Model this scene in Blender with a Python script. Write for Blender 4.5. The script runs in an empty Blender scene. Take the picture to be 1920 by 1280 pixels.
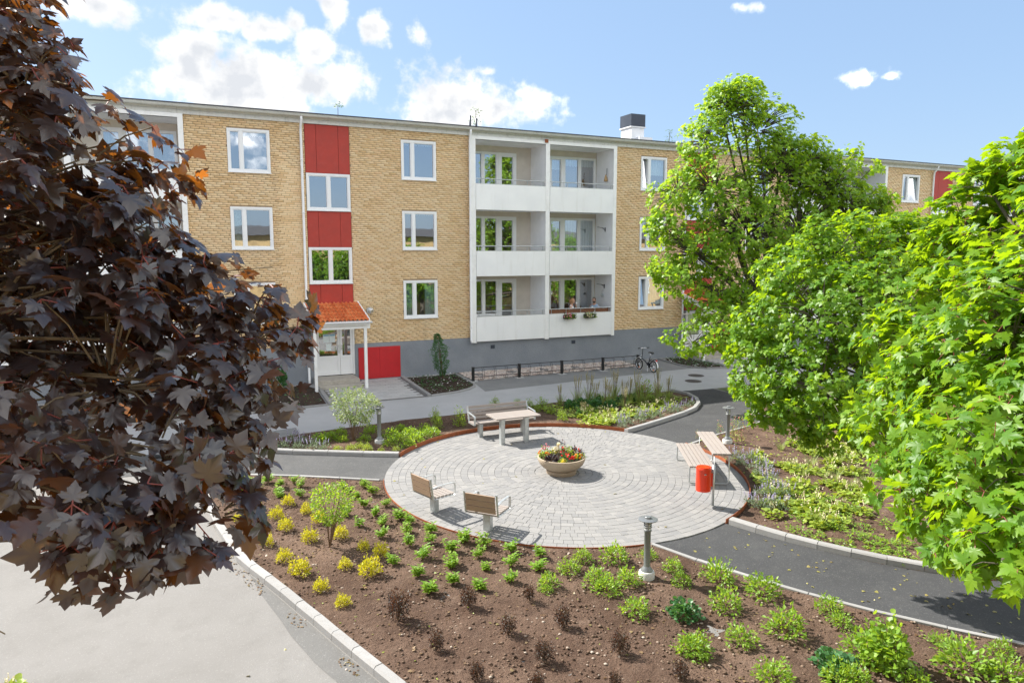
import bpy, bmesh, math, random
import numpy as np
from math import radians, sin, cos, pi, hypot, atan2
from mathutils import Vector, Matrix, noise as mnoise

scene = bpy.context.scene
COL = scene.collection
random.seed(7)

# ------------------------------------------------------------------ camera
cam_data = bpy.data.cameras.new("camera")
cam = bpy.data.objects.new("camera", cam_data)
COL.objects.link(cam)
cam_data.sensor_width = 36.0
cam_data.lens = 36.0 * 1329.56 / 1920.0
cam_data.clip_start = 0.05
cam_data.clip_end = 3000
CAM = Vector((0.0, -27.241, 4.87))
cam.location = CAM
_p, _y = radians(7.009), radians(24.828)
_f = Vector((sin(_y) * cos(_p), cos(_y) * cos(_p), -sin(_p)))
_r = Vector((cos(_y), -sin(_y), 0))
_u = _r.cross(_f)
cam.rotation_euler = Matrix((_r, _u, -_f)).transposed().to_euler()
scene.camera = cam

# ------------------------------------------------------------------ light
SUN_EL, SHADOW_AZ = radians(44), radians(-52)      # shadows fall towards +x, -y
sdir = Vector((-cos(SHADOW_AZ) * cos(SUN_EL), -sin(SHADOW_AZ) * cos(SUN_EL), sin(SUN_EL)))
sun_data = bpy.data.lights.new("sun", 'SUN')
sun_data.energy = 3.2
sun_data.angle = radians(0.55)
sun_data.color = (1.0, 0.955, 0.88)
sun = bpy.data.objects.new("sun", sun_data)
COL.objects.link(sun)
sun.rotation_euler = (-sdir).to_track_quat('-Z', 'Y').to_euler()
sun.location = (-30, 40, 50)

scene.view_settings.view_transform = 'Standard'
scene.view_settings.look = 'None'
scene.view_settings.gamma = 1.0
EXPOSURE = 1.8
scene.view_settings.exposure = EXPOSURE
SKY_STRENGTH = 0.15

world = bpy.data.worlds.new("World")
scene.world = world
world.use_nodes = True
_nt = world.node_tree
_nt.nodes.clear()
def wn(t, **kw):
    n = _nt.nodes.new(t)
    for k, v in kw.items():
        setattr(n, k, v)
    return n
def wmath(op, a, b=None, c=None):
    n = wn('ShaderNodeMath', operation=op)
    for i, v in enumerate((a, b, c)):
        if v is None: continue
        if hasattr(v, 'is_linked'): _nt.links.new(v, n.inputs[i])
        else: n.inputs[i].default_value = v
    return n.outputs[0]
_out = wn('ShaderNodeOutputWorld')
_bg = wn('ShaderNodeBackground')
_bg.inputs['Strength'].default_value = SKY_STRENGTH
_sky = wn('ShaderNodeTexSky', sky_type='NISHITA')
_sky.sun_disc = False
_sky.sun_elevation = SUN_EL
_sky.sun_rotation = atan2(sdir.x, sdir.y)
_sky.altitude = 100
_sky.air_density = 1.0
_sky.dust_density = 1.3
_sky.ozone_density = 1.0
_tc = wn('ShaderNodeTexCoord')
# cumulus clouds: soft ellipses round real compass directions, eaten into by noise
def cdir(az, el):
    a, e = radians(az), radians(el)
    return Vector((sin(a) * cos(e), cos(a) * cos(e), sin(e)))
CLOUDS = [(1.0, 12.8, 3.39, 2.76, 1.0), (5.3, 12.5, 5.94, 2.48, 1.0), (10.2, 12.8, 4.52, 2.36, 1.0), (2.1, 14.3, 2.26, 1.57, 1.0), (9.9, 14.6, 1.61, 1.89, 1.0), (4.8, 11.4, 7.96, 1.25, 1.0), (21.1, 11.7, 4.79, 2.28, 1.0), (24.8, 11.1, 4.39, 1.84, 1.0), (19.0, 10.7, 4.37, 1.37, 1.0), (11.5, 17.4, 1.18, 1.44, 1.0), (14.4, 16.5, 1.3, 1.27, 1.0), (8.6, 16.6, 0.86, 0.65, 0.6), (6.5, 15.8, 1.94, 0.89, 1.0), (2.9, 16.3, 2.6, 0.97, 1.0), (17.6, 16.3, 0.82, 0.78, 0.6), (-4.4, 16.1, 4.06, 1.24, 1.0), (23.0, 13.8, 1.2, 0.4, 0.6), (50.4, 12.0, 1.3, 0.62, 0.6), (51.9, 12.0, 0.73, 0.3, 0.6), (42.7, 17.4, 1.14, 0.4, 0.6)]
_rng = random.Random(5)
for _i in range(44):                                # unseen clouds as mirrored in the windows, enlarged and multiplied to light the facade
    CLOUDS.append((_rng.uniform(85, 330), _rng.uniform(10, 62), _rng.uniform(14, 24), _rng.uniform(6, 11), 1.0))
_n1 = wn('ShaderNodeTexNoise'); _n1.inputs['Scale'].default_value = 30; _n1.inputs['Detail'].default_value = 8; _n1.inputs['Roughness'].default_value = .58
_n2 = wn('ShaderNodeTexNoise'); _n2.inputs['Scale'].default_value = 9; _n2.inputs['Detail'].default_value = 5; _n2.inputs['Roughness'].default_value = .5
_n3 = wn('ShaderNodeTexNoise'); _n3.inputs['Scale'].default_value = 22; _n3.inputs['Detail'].default_value = 5
for _n in (_n1, _n2, _n3): _nt.links.new(_tc.outputs['Generated'], _n.inputs['Vector'])
_acc = None
_vert = None
for az, el, ra, re, wgt in CLOUDS:
    c = cdir(az, el)
    sub = wn('ShaderNodeVectorMath', operation='SUBTRACT')
    _nt.links.new(_tc.outputs['Generated'], sub.inputs[0]); sub.inputs[1].default_value = c
    mul = wn('ShaderNodeVectorMath', operation='MULTIPLY')
    _nt.links.new(sub.outputs[0], mul.inputs[0])
    ih, iv = 1 / radians(ra), 1 / radians(re)
    mul.inputs[1].default_value = (ih, ih, iv)
    ln = wn('ShaderNodeVectorMath', operation='LENGTH')
    _nt.links.new(mul.outputs[0], ln.inputs[0])
    v = wmath('MULTIPLY', wmath('SUBTRACT', 1.0, ln.outputs['Value']), wgt)
    _acc = v if _acc is None else wmath('MAXIMUM', _acc, v)
_acc = wmath('MAXIMUM', _acc, -1.2)
_nz = wmath('ADD', wmath('MULTIPLY', wmath('SUBTRACT', _n1.outputs[0], .5), 2.3), wmath('MULTIPLY', wmath('SUBTRACT', _n2.outputs[0], .5), 1.3))
_den = wmath('ADD', _acc, _nz)
_mr = wn('ShaderNodeMapRange', interpolation_type='SMOOTHSTEP')
_nt.links.new(_den, _mr.inputs['Value'])
_mr.inputs['From Min'].default_value = -0.10; _mr.inputs['From Max'].default_value = 0.62
_sh = wn('ShaderNodeMapRange')
_nt.links.new(wmath('ADD', wmath('MULTIPLY', _den, .55), wmath('MULTIPLY', wmath('SUBTRACT', _n3.outputs[0], .5), -2.2)), _sh.inputs['Value'])
_sh.inputs['From Min'].default_value = 0.0; _sh.inputs['From Max'].default_value = 0.8
_cc = wn('ShaderNodeMix', data_type='RGBA')
_nt.links.new(_sh.outputs[0], _cc.inputs['Factor'])
_K = 1.0 / (SKY_STRENGTH * 2 ** EXPOSURE)
# clouds away from the sun brighter than against it, boosted to light the facade
_dt = wn('ShaderNodeVectorMath', operation='DOT_PRODUCT'); _nt.links.new(_tc.outputs['Generated'], _dt.inputs[0]); _dt.inputs[1].default_value = sdir
_ph = wn('ShaderNodeMapRange'); _nt.links.new(_dt.outputs['Value'], _ph.inputs['Value'])
_ph.inputs['From Min'].default_value = .5; _ph.inputs['From Max'].default_value = -.4; _ph.inputs['To Min'].default_value = 1.3; _ph.inputs['To Max'].default_value = 4.4
_ca = wn('ShaderNodeVectorMath', operation='SCALE'); _ca.inputs[0].default_value = (_K, .98 * _K, .95 * _K); _nt.links.new(_ph.outputs[0], _ca.inputs['Scale'])
_nt.links.new(_ca.outputs[0], _cc.inputs['A'])
_cc.inputs['B'].default_value = (.80 * _K, .83 * _K, .88 * _K, 1)
# clear sky mixed mostly to one flat blue so it lights the facade evenly
_pale = wn('ShaderNodeMix', data_type='RGBA')
_pale.inputs['Factor'].default_value = 0.86
_nt.links.new(_sky.outputs[0], _pale.inputs['A'])
_pale.inputs['B'].default_value = (.315 * _K, .475 * _K, .72 * _K, 1)
_mx = wn('ShaderNodeMix', data_type='RGBA')
_nt.links.new(wmath('POWER', _mr.outputs[0], 1.15), _mx.inputs['Factor'])
_nt.links.new(_pale.outputs['Result'], _mx.inputs['A'])
_nt.links.new(_cc.outputs['Result'], _mx.inputs['B'])
_nt.links.new(_mx.outputs['Result'], _bg.inputs['Color'])
_nt.links.new(_bg.outputs[0], _out.inputs[0])

# ------------------------------------------------------------------ helpers
def gz(x, y):
    return .02 * y if y < 0 else 0.0

class MB:
    """collects faces, then links them as ONE mesh object"""
    def __init__(s): s.v, s.f, s.mi = [], [], []
    def add(s, vs, fs, m=0):
        o = len(s.v); s.v += [tuple(p) for p in vs]; s.f += [tuple(i + o for i in q) for q in fs]; s.mi += [m] * len(fs)
    def box(s, x0, x1, y0, y1, z0, z1, m=0, M=None):
        vs = [(x0, y0, z0), (x1, y0, z0), (x1, y1, z0), (x0, y1, z0), (x0, y0, z1), (x1, y0, z1), (x1, y1, z1), (x0, y1, z1)]
        if M is not None: vs = [M @ Vector(p) for p in vs]
        s.add(vs, [(0, 3, 2, 1), (4, 5, 6, 7), (0, 1, 5, 4), (1, 2, 6, 5), (2, 3, 7, 6), (3, 0, 4, 7)], m)
    def bbox(s, x0, x1, y0, y1, z0, z1, b=.01, m=0, M=None):
        """box with chamfered top edges"""
        vs = [(x0, y0, z0), (x1, y0, z0), (x1, y1, z0), (x0, y1, z0), (x0, y0, z1 - b), (x1, y0, z1 - b), (x1, y1, z1 - b), (x0, y1, z1 - b),
              (x0 + b, y0 + b, z1), (x1 - b, y0 + b, z1), (x1 - b, y1 - b, z1), (x0 + b, y1 - b, z1)]
        if M is not None: vs = [M @ Vector(p) for p in vs]
        s.add(vs, [(0, 3, 2, 1), (8, 9, 10, 11), (0, 1, 5, 4), (1, 2, 6, 5), (2, 3, 7, 6), (3, 0, 4, 7), (4, 5, 9, 8), (5, 6, 10, 9), (6, 7, 11, 10), (7, 4, 8, 11)], m)
    def tube(s, pts, r, n=8, m=0, caps=True):
        pts = [Vector(p) for p in pts]; N = len(pts)
        rs = r if isinstance(r, (list, tuple)) else [r] * N
        rings = []; prev = None
        for i, p in enumerate(pts):
            t = (pts[min(i + 1, N - 1)] - pts[max(i - 1, 0)])
            if t.length < 1e-9: t = Vector((0, 0, 1))
            t.normalize()
            if prev is None:
                a = Vector((0, 0, 1)) if abs(t.z) < .9 else Vector((1, 0, 0))
                e = t.cross(a).normalized()
            else:
                e = (prev - t * prev.dot(t))
                e = e.normalized() if e.length > 1e-6 else t.orthogonal().normalized()
            prev = e; q = t.cross(e)
            rings.append([p + (e * cos(2 * pi * k / n) + q * sin(2 * pi * k / n)) * rs[i] for k in range(n)])
        vs = [v for R in rings for v in R]; fs = []
        for i in range(N - 1):
            for k in range(n):
                k2 = (k + 1) % n
                fs.append((i * n + k, i * n + k2, (i + 1) * n + k2, (i + 1) * n + k))
        if caps:
            fs.append(tuple(range(n))[::-1]); fs.append(tuple((N - 1) * n + k for k in range(n)))
        s.add(vs, fs, m)
    def lathe(s, prof, n=24, m=0, c=(0, 0, 0), M=None):
        vs = []; fs = []
        for r, z in prof:
            for k in range(n): vs.append((c[0] + r * cos(2 * pi * k / n), c[1] + r * sin(2 * pi * k / n), c[2] + z))
        for i in range(len(prof) - 1):
            for k in range(n):
                k2 = (k + 1) % n
                fs.append((i * n + k, i * n + k2, (i + 1) * n + k2, (i + 1) * n + k))
        fs.append(tuple(range(n))[::-1]); fs.append(tuple((len(prof) - 1) * n + k for k in range(n)))
        if M is not None: vs = [M @ Vector(p) for p in vs]
        s.add(vs, fs, m)
    def quad(s, a, b, c, d, m=0): s.add([a, b, c, d], [(0, 1, 2, 3)], m)
    def mesh(s, name, smooth=False, mats=None):
        me = bpy.data.meshes.new(name)
        me.from_pydata(s.v, [], s.f)
        if mats:
            for q in mats: me.materials.append(q)
            if len(mats) > 1: me.polygons.foreach_set('material_index', s.mi)
        if smooth:
            me.polygons.foreach_set('use_smooth', [True] * len(me.polygons))
        me.update()
        return me
    def build(s, name, mat, parent=None, loc=None, smooth=False, autosmooth=None):
        mats = mat if isinstance(mat, (list, tuple)) else [mat]
        me = s.mesh(name, smooth, mats)
        if autosmooth:
            me.polygons.foreach_set('use_smooth', [True] * len(me.polygons))
            me.set_sharp_from_angle(angle=radians(autosmooth))
        return link(name, me, parent, loc)

def link(name, me, parent=None, loc=None, rot=None, scl=None):
    o = bpy.data.objects.new(name, me)
    COL.objects.link(o)
    if parent is not None: o.parent = parent
    if loc is not None: o.location = loc
    if rot is not None: o.rotation_euler = rot
    if scl is not None: o.scale = scl
    return o
def tag(o, label=None, cat=None, group=None, kind=None):
    if label: o['label'] = label
    if cat: o['category'] = cat
    if group: o['group'] = group
    if kind: o['kind'] = kind
    return o
def thing(name, label, cat, loc=(0, 0, 0), rz=0, group=None):
    o = bpy.data.objects.new(name, None)
    o.empty_display_size = .2
    COL.objects.link(o); o.location = loc; o.rotation_euler = (0, 0, rz)
    return tag(o, label, cat, group)
def copy_tree(o, parent=None):
    c = o.copy(); COL.objects.link(c); c.parent = parent
    for ch in list(o.children): copy_tree(ch, c)
    return c
def npmesh(name, verts, faces_flat, nper, mats, smooth=False):
    """fast mesh from numpy: verts (N,3); faces of constant size nper"""
    me = bpy.data.meshes.new(name)
    nf = len(faces_flat) // nper
    me.vertices.add(len(verts)); me.vertices.foreach_set('co', np.asarray(verts, np.float32).ravel())
    me.loops.add(len(faces_flat)); me.loops.foreach_set('vertex_index', np.asarray(faces_flat, np.int32))
    me.polygons.add(nf)
    me.polygons.foreach_set('loop_start', np.arange(0, nf * nper, nper, dtype=np.int32))
    me.polygons.foreach_set('loop_total', np.full(nf, nper, np.int32))
    for q in mats: me.materials.append(q)
    me.update(calc_edges=True)
    if smooth: me.polygons.foreach_set('use_smooth', [True] * nf)
    return me

# ------------------------------------------------------------------ materials
class NM:
    def __init__(s, name):
        s.m = bpy.data.materials.new(name); s.m.use_nodes = True
        s.t = s.m.node_tree; s.t.nodes.clear()
        s.out = s.n('ShaderNodeOutputMaterial')
    def n(s, t, **kw):
        x = s.t.nodes.new(t)
        for k, v in kw.items(): setattr(x, k, v)
        return x
    def l(s, a, b): s.t.links.new(a, b)
    def setin(s, sock, v):
        if hasattr(v, 'is_linked'): s.l(v, sock)
        else: sock.default_value = v
    def math(s, op, a, b=0.0):
        x = s.n('ShaderNodeMath', operation=op); s.setin(x.inputs[0], a); s.setin(x.inputs[1], b); return x.outputs[0]
    def coord(s, kind='Object'):
        return s.n('ShaderNodeTexCoord').outputs[kind]
    def pos(s): return s.n('ShaderNodeNewGeometry').outputs['Position']
    def noise(s, scale, detail=4, rough=.55, vec=None, dist=0):
        x = s.n('ShaderNodeTexNoise'); x.inputs['Scale'].default_value = scale; x.inputs['Detail'].default_value = detail
        x.inputs['Roughness'].default_value = rough; x.inputs['Distortion'].default_value = dist
        s.l(vec if vec is not None else s.pos(), x.inputs['Vector']); return x.outputs[0]
    def mix(s, fac, a, b, blend='MIX'):
        x = s.n('ShaderNodeMix', data_type='RGBA', blend_type=blend)
        s.setin(x.inputs['Factor'], fac)
        s.setin(x.inputs['A'], a if hasattr(a, 'is_linked') else (*a, 1)); s.setin(x.inputs['B'], b if hasattr(b, 'is_linked') else (*b, 1))
        return x.outputs['Result']
    def rng(s, v, a, b, c=0.0, d=1.0):
        x = s.n('ShaderNodeMapRange'); s.l(v, x.inputs['Value'])
        x.inputs['From Min'].default_value = a; x.inputs['From Max'].default_value = b; x.inputs['To Min'].default_value = c; x.inputs['To Max'].default_value = d
        return x.outputs[0]
    def ramp(s, v, stops):
        x = s.n('ShaderNodeValToRGB'); s.l(v, x.inputs[0]); e = x.color_ramp.elements
        while len(e) < len(stops): e.new(.5)
        for q, (p, c) in zip(e, stops): q.position = p; q.color = (*c, 1)
        return x.outputs[0]
    def rand(s):
        """a random value for each loose piece and each object"""
        isl = s.n('ShaderNodeNewGeometry').outputs['Random Per Island']; ob = s.n('ShaderNodeObjectInfo').outputs['Random']
        return s.math('FRACT', s.math('ADD', isl, ob))
    def bump(s, h, strength=.3, dist=.01):
        x = s.n('ShaderNodeBump'); x.inputs['Strength'].default_value = strength; x.inputs['Distance'].default_value = dist
        s.l(h, x.inputs['Height']); return x.outputs[0]
    def bsdf(s, color, rough=.6, metal=0.0, normal=None, spec=None, link=True):
        b = s.n('ShaderNodeBsdfPrincipled')
        s.setin(b.inputs['Base Color'], color if hasattr(color, 'is_linked') else (*color, 1))
        s.setin(b.inputs['Roughness'], rough); b.inputs['Metallic'].default_value = metal
        if spec is not None: b.inputs['Specular IOR Level'].default_value = spec
        if normal is not None: s.l(normal, b.inputs['Normal'])
        if link: s.l(b.outputs[0], s.out.inputs[0])
        return b

def simple(name, c, rough=.6, var=.12, scale=6, bump=0.0, bscale=60, metal=0.0, spec=None, dirt=None):
    k = NM(name)
    nz = k.noise(scale, 5)
    a = tuple(v * (1 - var) for v in c); b = tuple(min(1, v * (1 + var)) for v in c)
    col = k.mix(k.rng(nz, .3, .7), a, b)
    if dirt:
        col = k.mix(k.rng(k.noise(dirt[1], 6, .65), .52, .72, 0, dirt[2]), col, dirt[0])
    nrm = k.bump(k.noise(bscale, 3), bump, .01) if bump else None
    k.bsdf(col, k.rng(nz, .2, .8, rough - .07, rough + .07), metal, nrm, spec)
    return k.m

M = {}
# brick: long narrow yellow bricks, each its own tone
k = NM('brick'); r = k.rand()
col = k.ramp(r, [(0, (.66, .45, .23)), (.10, (.74, .51, .27)), (.5, (.82, .60, .345)), (.8, (.85, .66, .41)), (1, (.81, .55, .31))])
col = k.mix(k.rng(k.noise(14, 5, .6), .35, .7, 0, .25), col, (.66, .46, .24))
col = k.mix(k.rng(k.noise(.5, 3), .45, .7, 0, .22), col, (.84, .70, .48))
mp = k.n('ShaderNodeMapping'); mp.inputs['Scale'].default_value = (2.6, 2.6, .22); k.l(k.pos(), mp.inputs[0])
col = k.mix(k.rng(k.noise(1.0, 6, .6, mp.outputs[0]), .56, .80, 0, .45), col, (.50, .37, .22))
col = k.mix(k.rng(k.noise(.9, 4), .58, .8, 0, .35), col, (.86, .70, .50))
k.bsdf(col, .82, 0, k.bump(k.noise(90, 4, .7), .45, .006)); M['brick'] = k.m
M['mortar'] = simple('mortar', (.34, .25, .165), .95, .25, 20, .5, 120)
# plinth: rough grey-blue painted render
k = NM('plinth_render')
col = k.mix(k.rng(k.noise(1.2, 5), .3, .7), (.215, .235, .265), (.275, .295, .325))
col = k.mix(k.rng(k.noise(5, 6, .7), .6, .75, 0, .3), col, (.15, .16, .175))
k.bsdf(col, .85, 0, k.bump(k.noise(22, 6, .72), .9, .03)); M['plinth'] = k.m
M['white'] = simple('white_paint', (.86, .86, .85), .55, .04, 3, .08, 40, dirt=((.60, .58, .53), 4, .30))
M['panel_white'] = None
k = NM('balcony_panel')
wv = k.n('ShaderNodeTexWave', wave_type='BANDS', bands_direction='X', wave_profile='SIN'); wv.inputs['Scale'].default_value = 8.0; k.l(k.pos(), wv.inputs['Vector'])
col = k.mix(k.rng(k.noise(1.3, 4), .3, .7), (.84, .845, .845), (.90, .905, .90))
mp = k.n('ShaderNodeMapping'); mp.inputs['Scale'].default_value = (5, 5, .5); k.l(k.pos(), mp.inputs[0])
col = k.mix(k.rng(k.noise(1.0, 6, .65, mp.outputs[0]), .55, .8, 0, .45), col, (.66, .64, .59))
k.bsdf(col, .5, 0, k.bump(wv.outputs[0], .35, .012)); M['panel_white'] = k.m
M['old_white'] = simple('weathered_white_board', (.70, .70, .67), .75, .06, 5, .2, 40, dirt=((.42, .40, .36), 9, .55))
M['loggia_wall'] = simple('beige_render', (.62, .565, .495), .9, .06, 3, .5, 70)
M['loggia_side'] = simple('pale_side_wall', (.86, .865, .87), .8, .04, 3, .25, 60)
M['red_panel'] = simple('red_board', (.40, .040, .026), .62, .10, 2.5, .15, 80, dirt=((.44, .075, .055), 7, .4))
M['red_hatch'] = simple('bright_red_hatch', (.50, .012, .018), .5, .08, 3, .15, 60)
M['red_bin'] = simple('red_enamel', (.72, .042, .010), .28, .05, 3)
M['frame'] = simple('white_frame', (.82, .825, .83), .35, .02, 3)
M['gutter'] = simple('painted_steel_gutter', (.60, .61, .57), .5, .08, 3, dirt=((.36, .35, .30), 5, .5))
M['roof_felt'] = simple('roof_felt', (.07, .07, .075), .9, .2, 3, .4, 60)
M['dark_metal'] = simple('dark_sheet_metal', (.045, .055, .075), .45, .15, 2, metal=.3)
M['concrete'] = simple('pale_concrete', (.52, .515, .50), .85, .10, 7, .3, 90, dirt=((.36, .34, .30), 5, .4))
M['kerb'] = None
k = NM('kerb_concrete'); r = k.rand()
col = k.mix(r, (.25, .246, .24), (.31, .306, .30))
col = k.mix(k.rng(k.noise(9, 6, .7), .5, .75, 0, .5), col, (.20, .183, .163))
k.bsdf(col, .85, 0, k.bump(k.noise(110, 4), .35, .006)); M['kerb'] = k.m
M['step'] = simple('old_concrete_step', (.42, .39, .34), .9, .14, 9, .5, 70, dirt=((.25, .22, .18), 4, .5))
k = NM('clay_tile'); r = k.rand()
col = k.ramp(r, [(0, (.60, .15, .045)), (.5, (.72, .20, .06)), (1, (.78, .27, .095))])
col = k.mix(k.rng(k.noise(30, 5, .7), .56, .75, 0, .5), col, (.30, .22, .17))
k.bsdf(col, .8, 0, k.bump(k.noise(80, 3), .3, .005)); M['tile'] = k.m
# asphalts
def asphalt(name, c1, c2, patch, sp):
    k = NM(name)
    col = k.mix(k.rng(k.noise(.7, 5, .6), .3, .7), c1, c2)
    col = k.mix(k.rng(k.noise(2.6, 7, .7), .5, .78, 0, .5), col, patch)
    vo = k.n('ShaderNodeTexVoronoi'); vo.inputs['Scale'].default_value = 75; k.l(k.pos(), vo.inputs['Vector'])
    g_ = k.rng(vo.outputs['Color'], .0, 1.0)
    col = k.mix(k.rng(g_, .75, 1, 0, sp), col, (.55, .54, .52))
    col = k.mix(k.rng(k.noise(160, 3), .55, .8, 0, .4), col, tuple(v * .5 for v in c1))
    k.bsdf(col, .93, 0, k.bump(k.noise(95, 4, .65), .55, .012))
    return k.m
M['asphalt_old'] = asphalt('old_pale_asphalt', (.176, .168, .158), (.204, .196, .186), (.135, .127, .117), .15)
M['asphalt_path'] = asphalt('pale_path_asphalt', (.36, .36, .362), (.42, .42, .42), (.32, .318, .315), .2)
M['asphalt_mid'] = asphalt('mid_grey_asphalt', (.175, .175, .175), (.235, .235, .23), (.27, .265, .25), .25)
M['asphalt_new'] = asphalt('new_dark_asphalt', (.032, .033, .035), (.048, .049, .051), (.085, .085, .081), .14)
M['asphalt_wedge'] = asphalt('patched_asphalt', (.115, .112, .107), (.14, .137, .131), (.17, .164, .155), .18)
M['asphalt_stub'] = asphalt('worn_new_asphalt', (.055, .056, .057), (.080, .080, .080), (.125, .121, .115), .18)
# pavers
k = NM('grey_paver'); r = k.rand()
col = k.ramp(r, [(0, (.188, .186, .185)), (.3, (.213, .209, .205)), (.75, (.226, .220, .213)), (1, (.25, .243, .234))])
col = k.mix(k.rng(k.noise(60, 4, .7), .5, .8, 0, .35), col, (.185, .182, .178))
k.bsdf(col, .88, 0, k.bump(k.noise(120, 4), .4, .006)); M['paver'] = k.m
k = NM('shade_lifted_paver'); r = k.rand()  # lighter copy of the paver, brightened for slabs in the building's shade
k.bsdf(k.mix(k.rng(k.noise(40, 4), .4, .75, 0, .4), k.ramp(r, [(0, (.38, .38, .375)), (1, (.47, .465, .455))]), (.33, .325, .32)), .88, 0, k.bump(k.noise(120, 4), .4, .006)); M['paver_shade_lift'] = k.m
M['paver_joint'] = simple('sand_joint', (.165, .158, .15), .95, .2, 30, .4, 200)
k = NM('pink_cobble'); r = k.rand()
col = k.ramp(r, [(0, (.40, .30, .25)), (.4, (.55, .44, .38)), (.75, (.62, .55, .49)), (1, (.48, .43, .40))])
k.bsdf(k.mix(k.rng(k.noise(50, 4), .4, .7, 0, .3), col, (.40, .33, .29)), .85, 0, k.bump(k.noise(60, 4), .5, .01)); M['cobble'] = k.m
# soil
k = NM('garden_soil')
n1 = k.noise(.8, 6, .65); n2 = k.noise(34, 6, .72); n3 = k.noise(9, 6, .7)
col = k.mix(k.rng(n1, .34, .66), (.092, .053, .035), (.208, .136, .097))
col = k.mix(k.rng(k.noise(3.3, 5, .6), .52, .70, 0, .6), col, (.075, .045, .032))
col = k.mix(k.rng(k.noise(5.1, 5, .6), .56, .72, 0, .5), col, (.28, .20, .15))
col = k.mix(k.rng(n2, .42, .70, 0, .75), col, (.055, .033, .023))
col = k.mix(k.rng(k.noise(120, 3), .62, .78, 0, .7), col, (.38, .29, .22))
h = k.math('ADD', k.math('MULTIPLY', n2, .8), k.math('MULTIPLY', n3, 1.3))
k.bsdf(col, .97, 0, k.bump(h, 1.0, .05), .2); M['soil'] = k.m
k = NM('dark_moist_soil')
n2 = k.noise(34, 6, .72)
col = k.mix(k.rng(k.noise(1.5, 6), .3, .7), (.038, .026, .020), (.075, .052, .038))
col = k.mix(k.rng(n2, .5, .7, 0, .7), col, (.02, .014, .011))
k.bsdf(col, .97, 0, k.bump(n2, .9, .04), .2); M['soil_dark'] = k.m
M['clod'] = simple('soil_clod', (.13, .085, .058), .97, .35, 12, .8, 60, spec=.2)
M['corten'] = simple('rusty_steel', (.30, .085, .028), .8, .30, 12, .35, 60, dirt=((.16, .045, .02), 6, .6))
k = NM('wood_slat'); r = k.rand()
tc = k.n('ShaderNodeMapping'); tc.inputs['Scale'].default_value = (3, 60, 60); k.l(k.coord(), tc.inputs[0])
gr = k.noise(1.0, 6, .65, tc.outputs[0], .4)
col = k.mix(k.rng(gr, .3, .7), (.23, .20, .18), (.315, .283, .26)); col = k.mix(k.math('MULTIPLY', r, .5), col, (.29, .243, .21))
k.bsdf(col, .75, 0, k.bump(gr, .3, .004)); M['wood'] = k.m
k = NM('brown_slat'); tc = k.n('ShaderNodeMapping'); tc.inputs['Scale'].default_value = (3, 60, 60); k.l(k.coord(), tc.inputs[0])
gr = k.noise(1.0, 6, .65, tc.outputs[0], .4)
k.bsdf(k.mix(k.rng(gr, .3, .7), (.24, .155, .10), (.36, .25, .17)), .7, 0, k.bump(gr, .3, .004)); M['wood_brown'] = k.m
M['galv'] = simple('galvanised_steel', (.52, .545, .55), .42, .14, 14, .05, 60, metal=.65)
M['lamp_grey'] = simple('grey_lamp_paint', (.20, .21, .215), .38, .08, 4, metal=.35)
M['lamp_glass'] = simple('lamp_diffuser', (.62, .64, .64), .2, .03, 4)
M['aggregate'] = simple('exposed_aggregate', (.38, .305, .22), .85, .22, 70, .6, 110)
M['aggregate_dark'] = simple('exposed_aggregate_foot', (.36, .28, .20), .85, .22, 70, .6, 110)
M['black'] = simple('black_paint', (.012, .013, .015), .4, .2, 6)
M['rubber'] = simple('black_rubber', (.014, .014, .015), .75, .2, 9)
M['chrome'] = simple('bright_metal', (.70, .71, .72), .25, .05, 4, metal=.9)
M['orange_reflector'] = simple('orange_reflector', (.85, .16, .01), .3, .05, 4)
M['red_reflector'] = simple('red_reflector', (.70, .02, .02), .3, .05, 4)
M['navy'] = simple('dark_blue_frame', (.012, .016, .028), .35, .1, 4)
M['manhole'] = simple('cast_iron_cover', (.085, .075, .068), .75, .25, 30, .6, 60)
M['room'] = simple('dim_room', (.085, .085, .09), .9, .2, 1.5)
M['curtain'] = simple('pale_curtain', (.62, .68, .68), .9, .1, 12, .2, 30)
M['curtain_blue'] = simple('patterned_blue_curtain', (.36, .50, .53), .9, .35, 25, .2, 30)
M['paper'] = simple('notice_paper', (.78, .86, .86), .8, .06, 8)
M['paper_head'] = simple('blue_notice_heading', (.22, .45, .62), .8, .06, 8)
M['wicker'] = simple('reed_mat', (.22, .095, .05), .85, .4, 25, .8, 40)
M['straw'] = simple('straw_broom', (.50, .33, .17), .9, .25, 40)
M['skin'] = simple('skin', (.58, .34, .25), .5, .05, 10)
M['shirt_white'] = simple('white_top', (.78, .74, .76), .85, .04, 8, .2, 30)
M['shirt_blue'] = simple('light_blue_shirt', (.34, .48, .66), .85, .05, 8, .2, 30)
M['trouser'] = simple('dark_trousers', (.03, .035, .05), .85, .1, 8)
M['hair_fair'] = simple('fair_hair', (.42, .22, .10), .6, .2, 40)
M['hair_dark'] = simple('dark_hair', (.045, .03, .022), .6, .2, 40)
M['eye'] = simple('eye', (.02, .015, .012), .3, .1, 40)
M['lip'] = simple('lip', (.45, .17, .14), .5, .1, 40)
M['cup'] = simple('white_cup', (.82, .82, .82), .3, .02, 5)
M['teal'] = simple('teal_plastic', (.10, .35, .40), .5, .05, 5)
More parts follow.
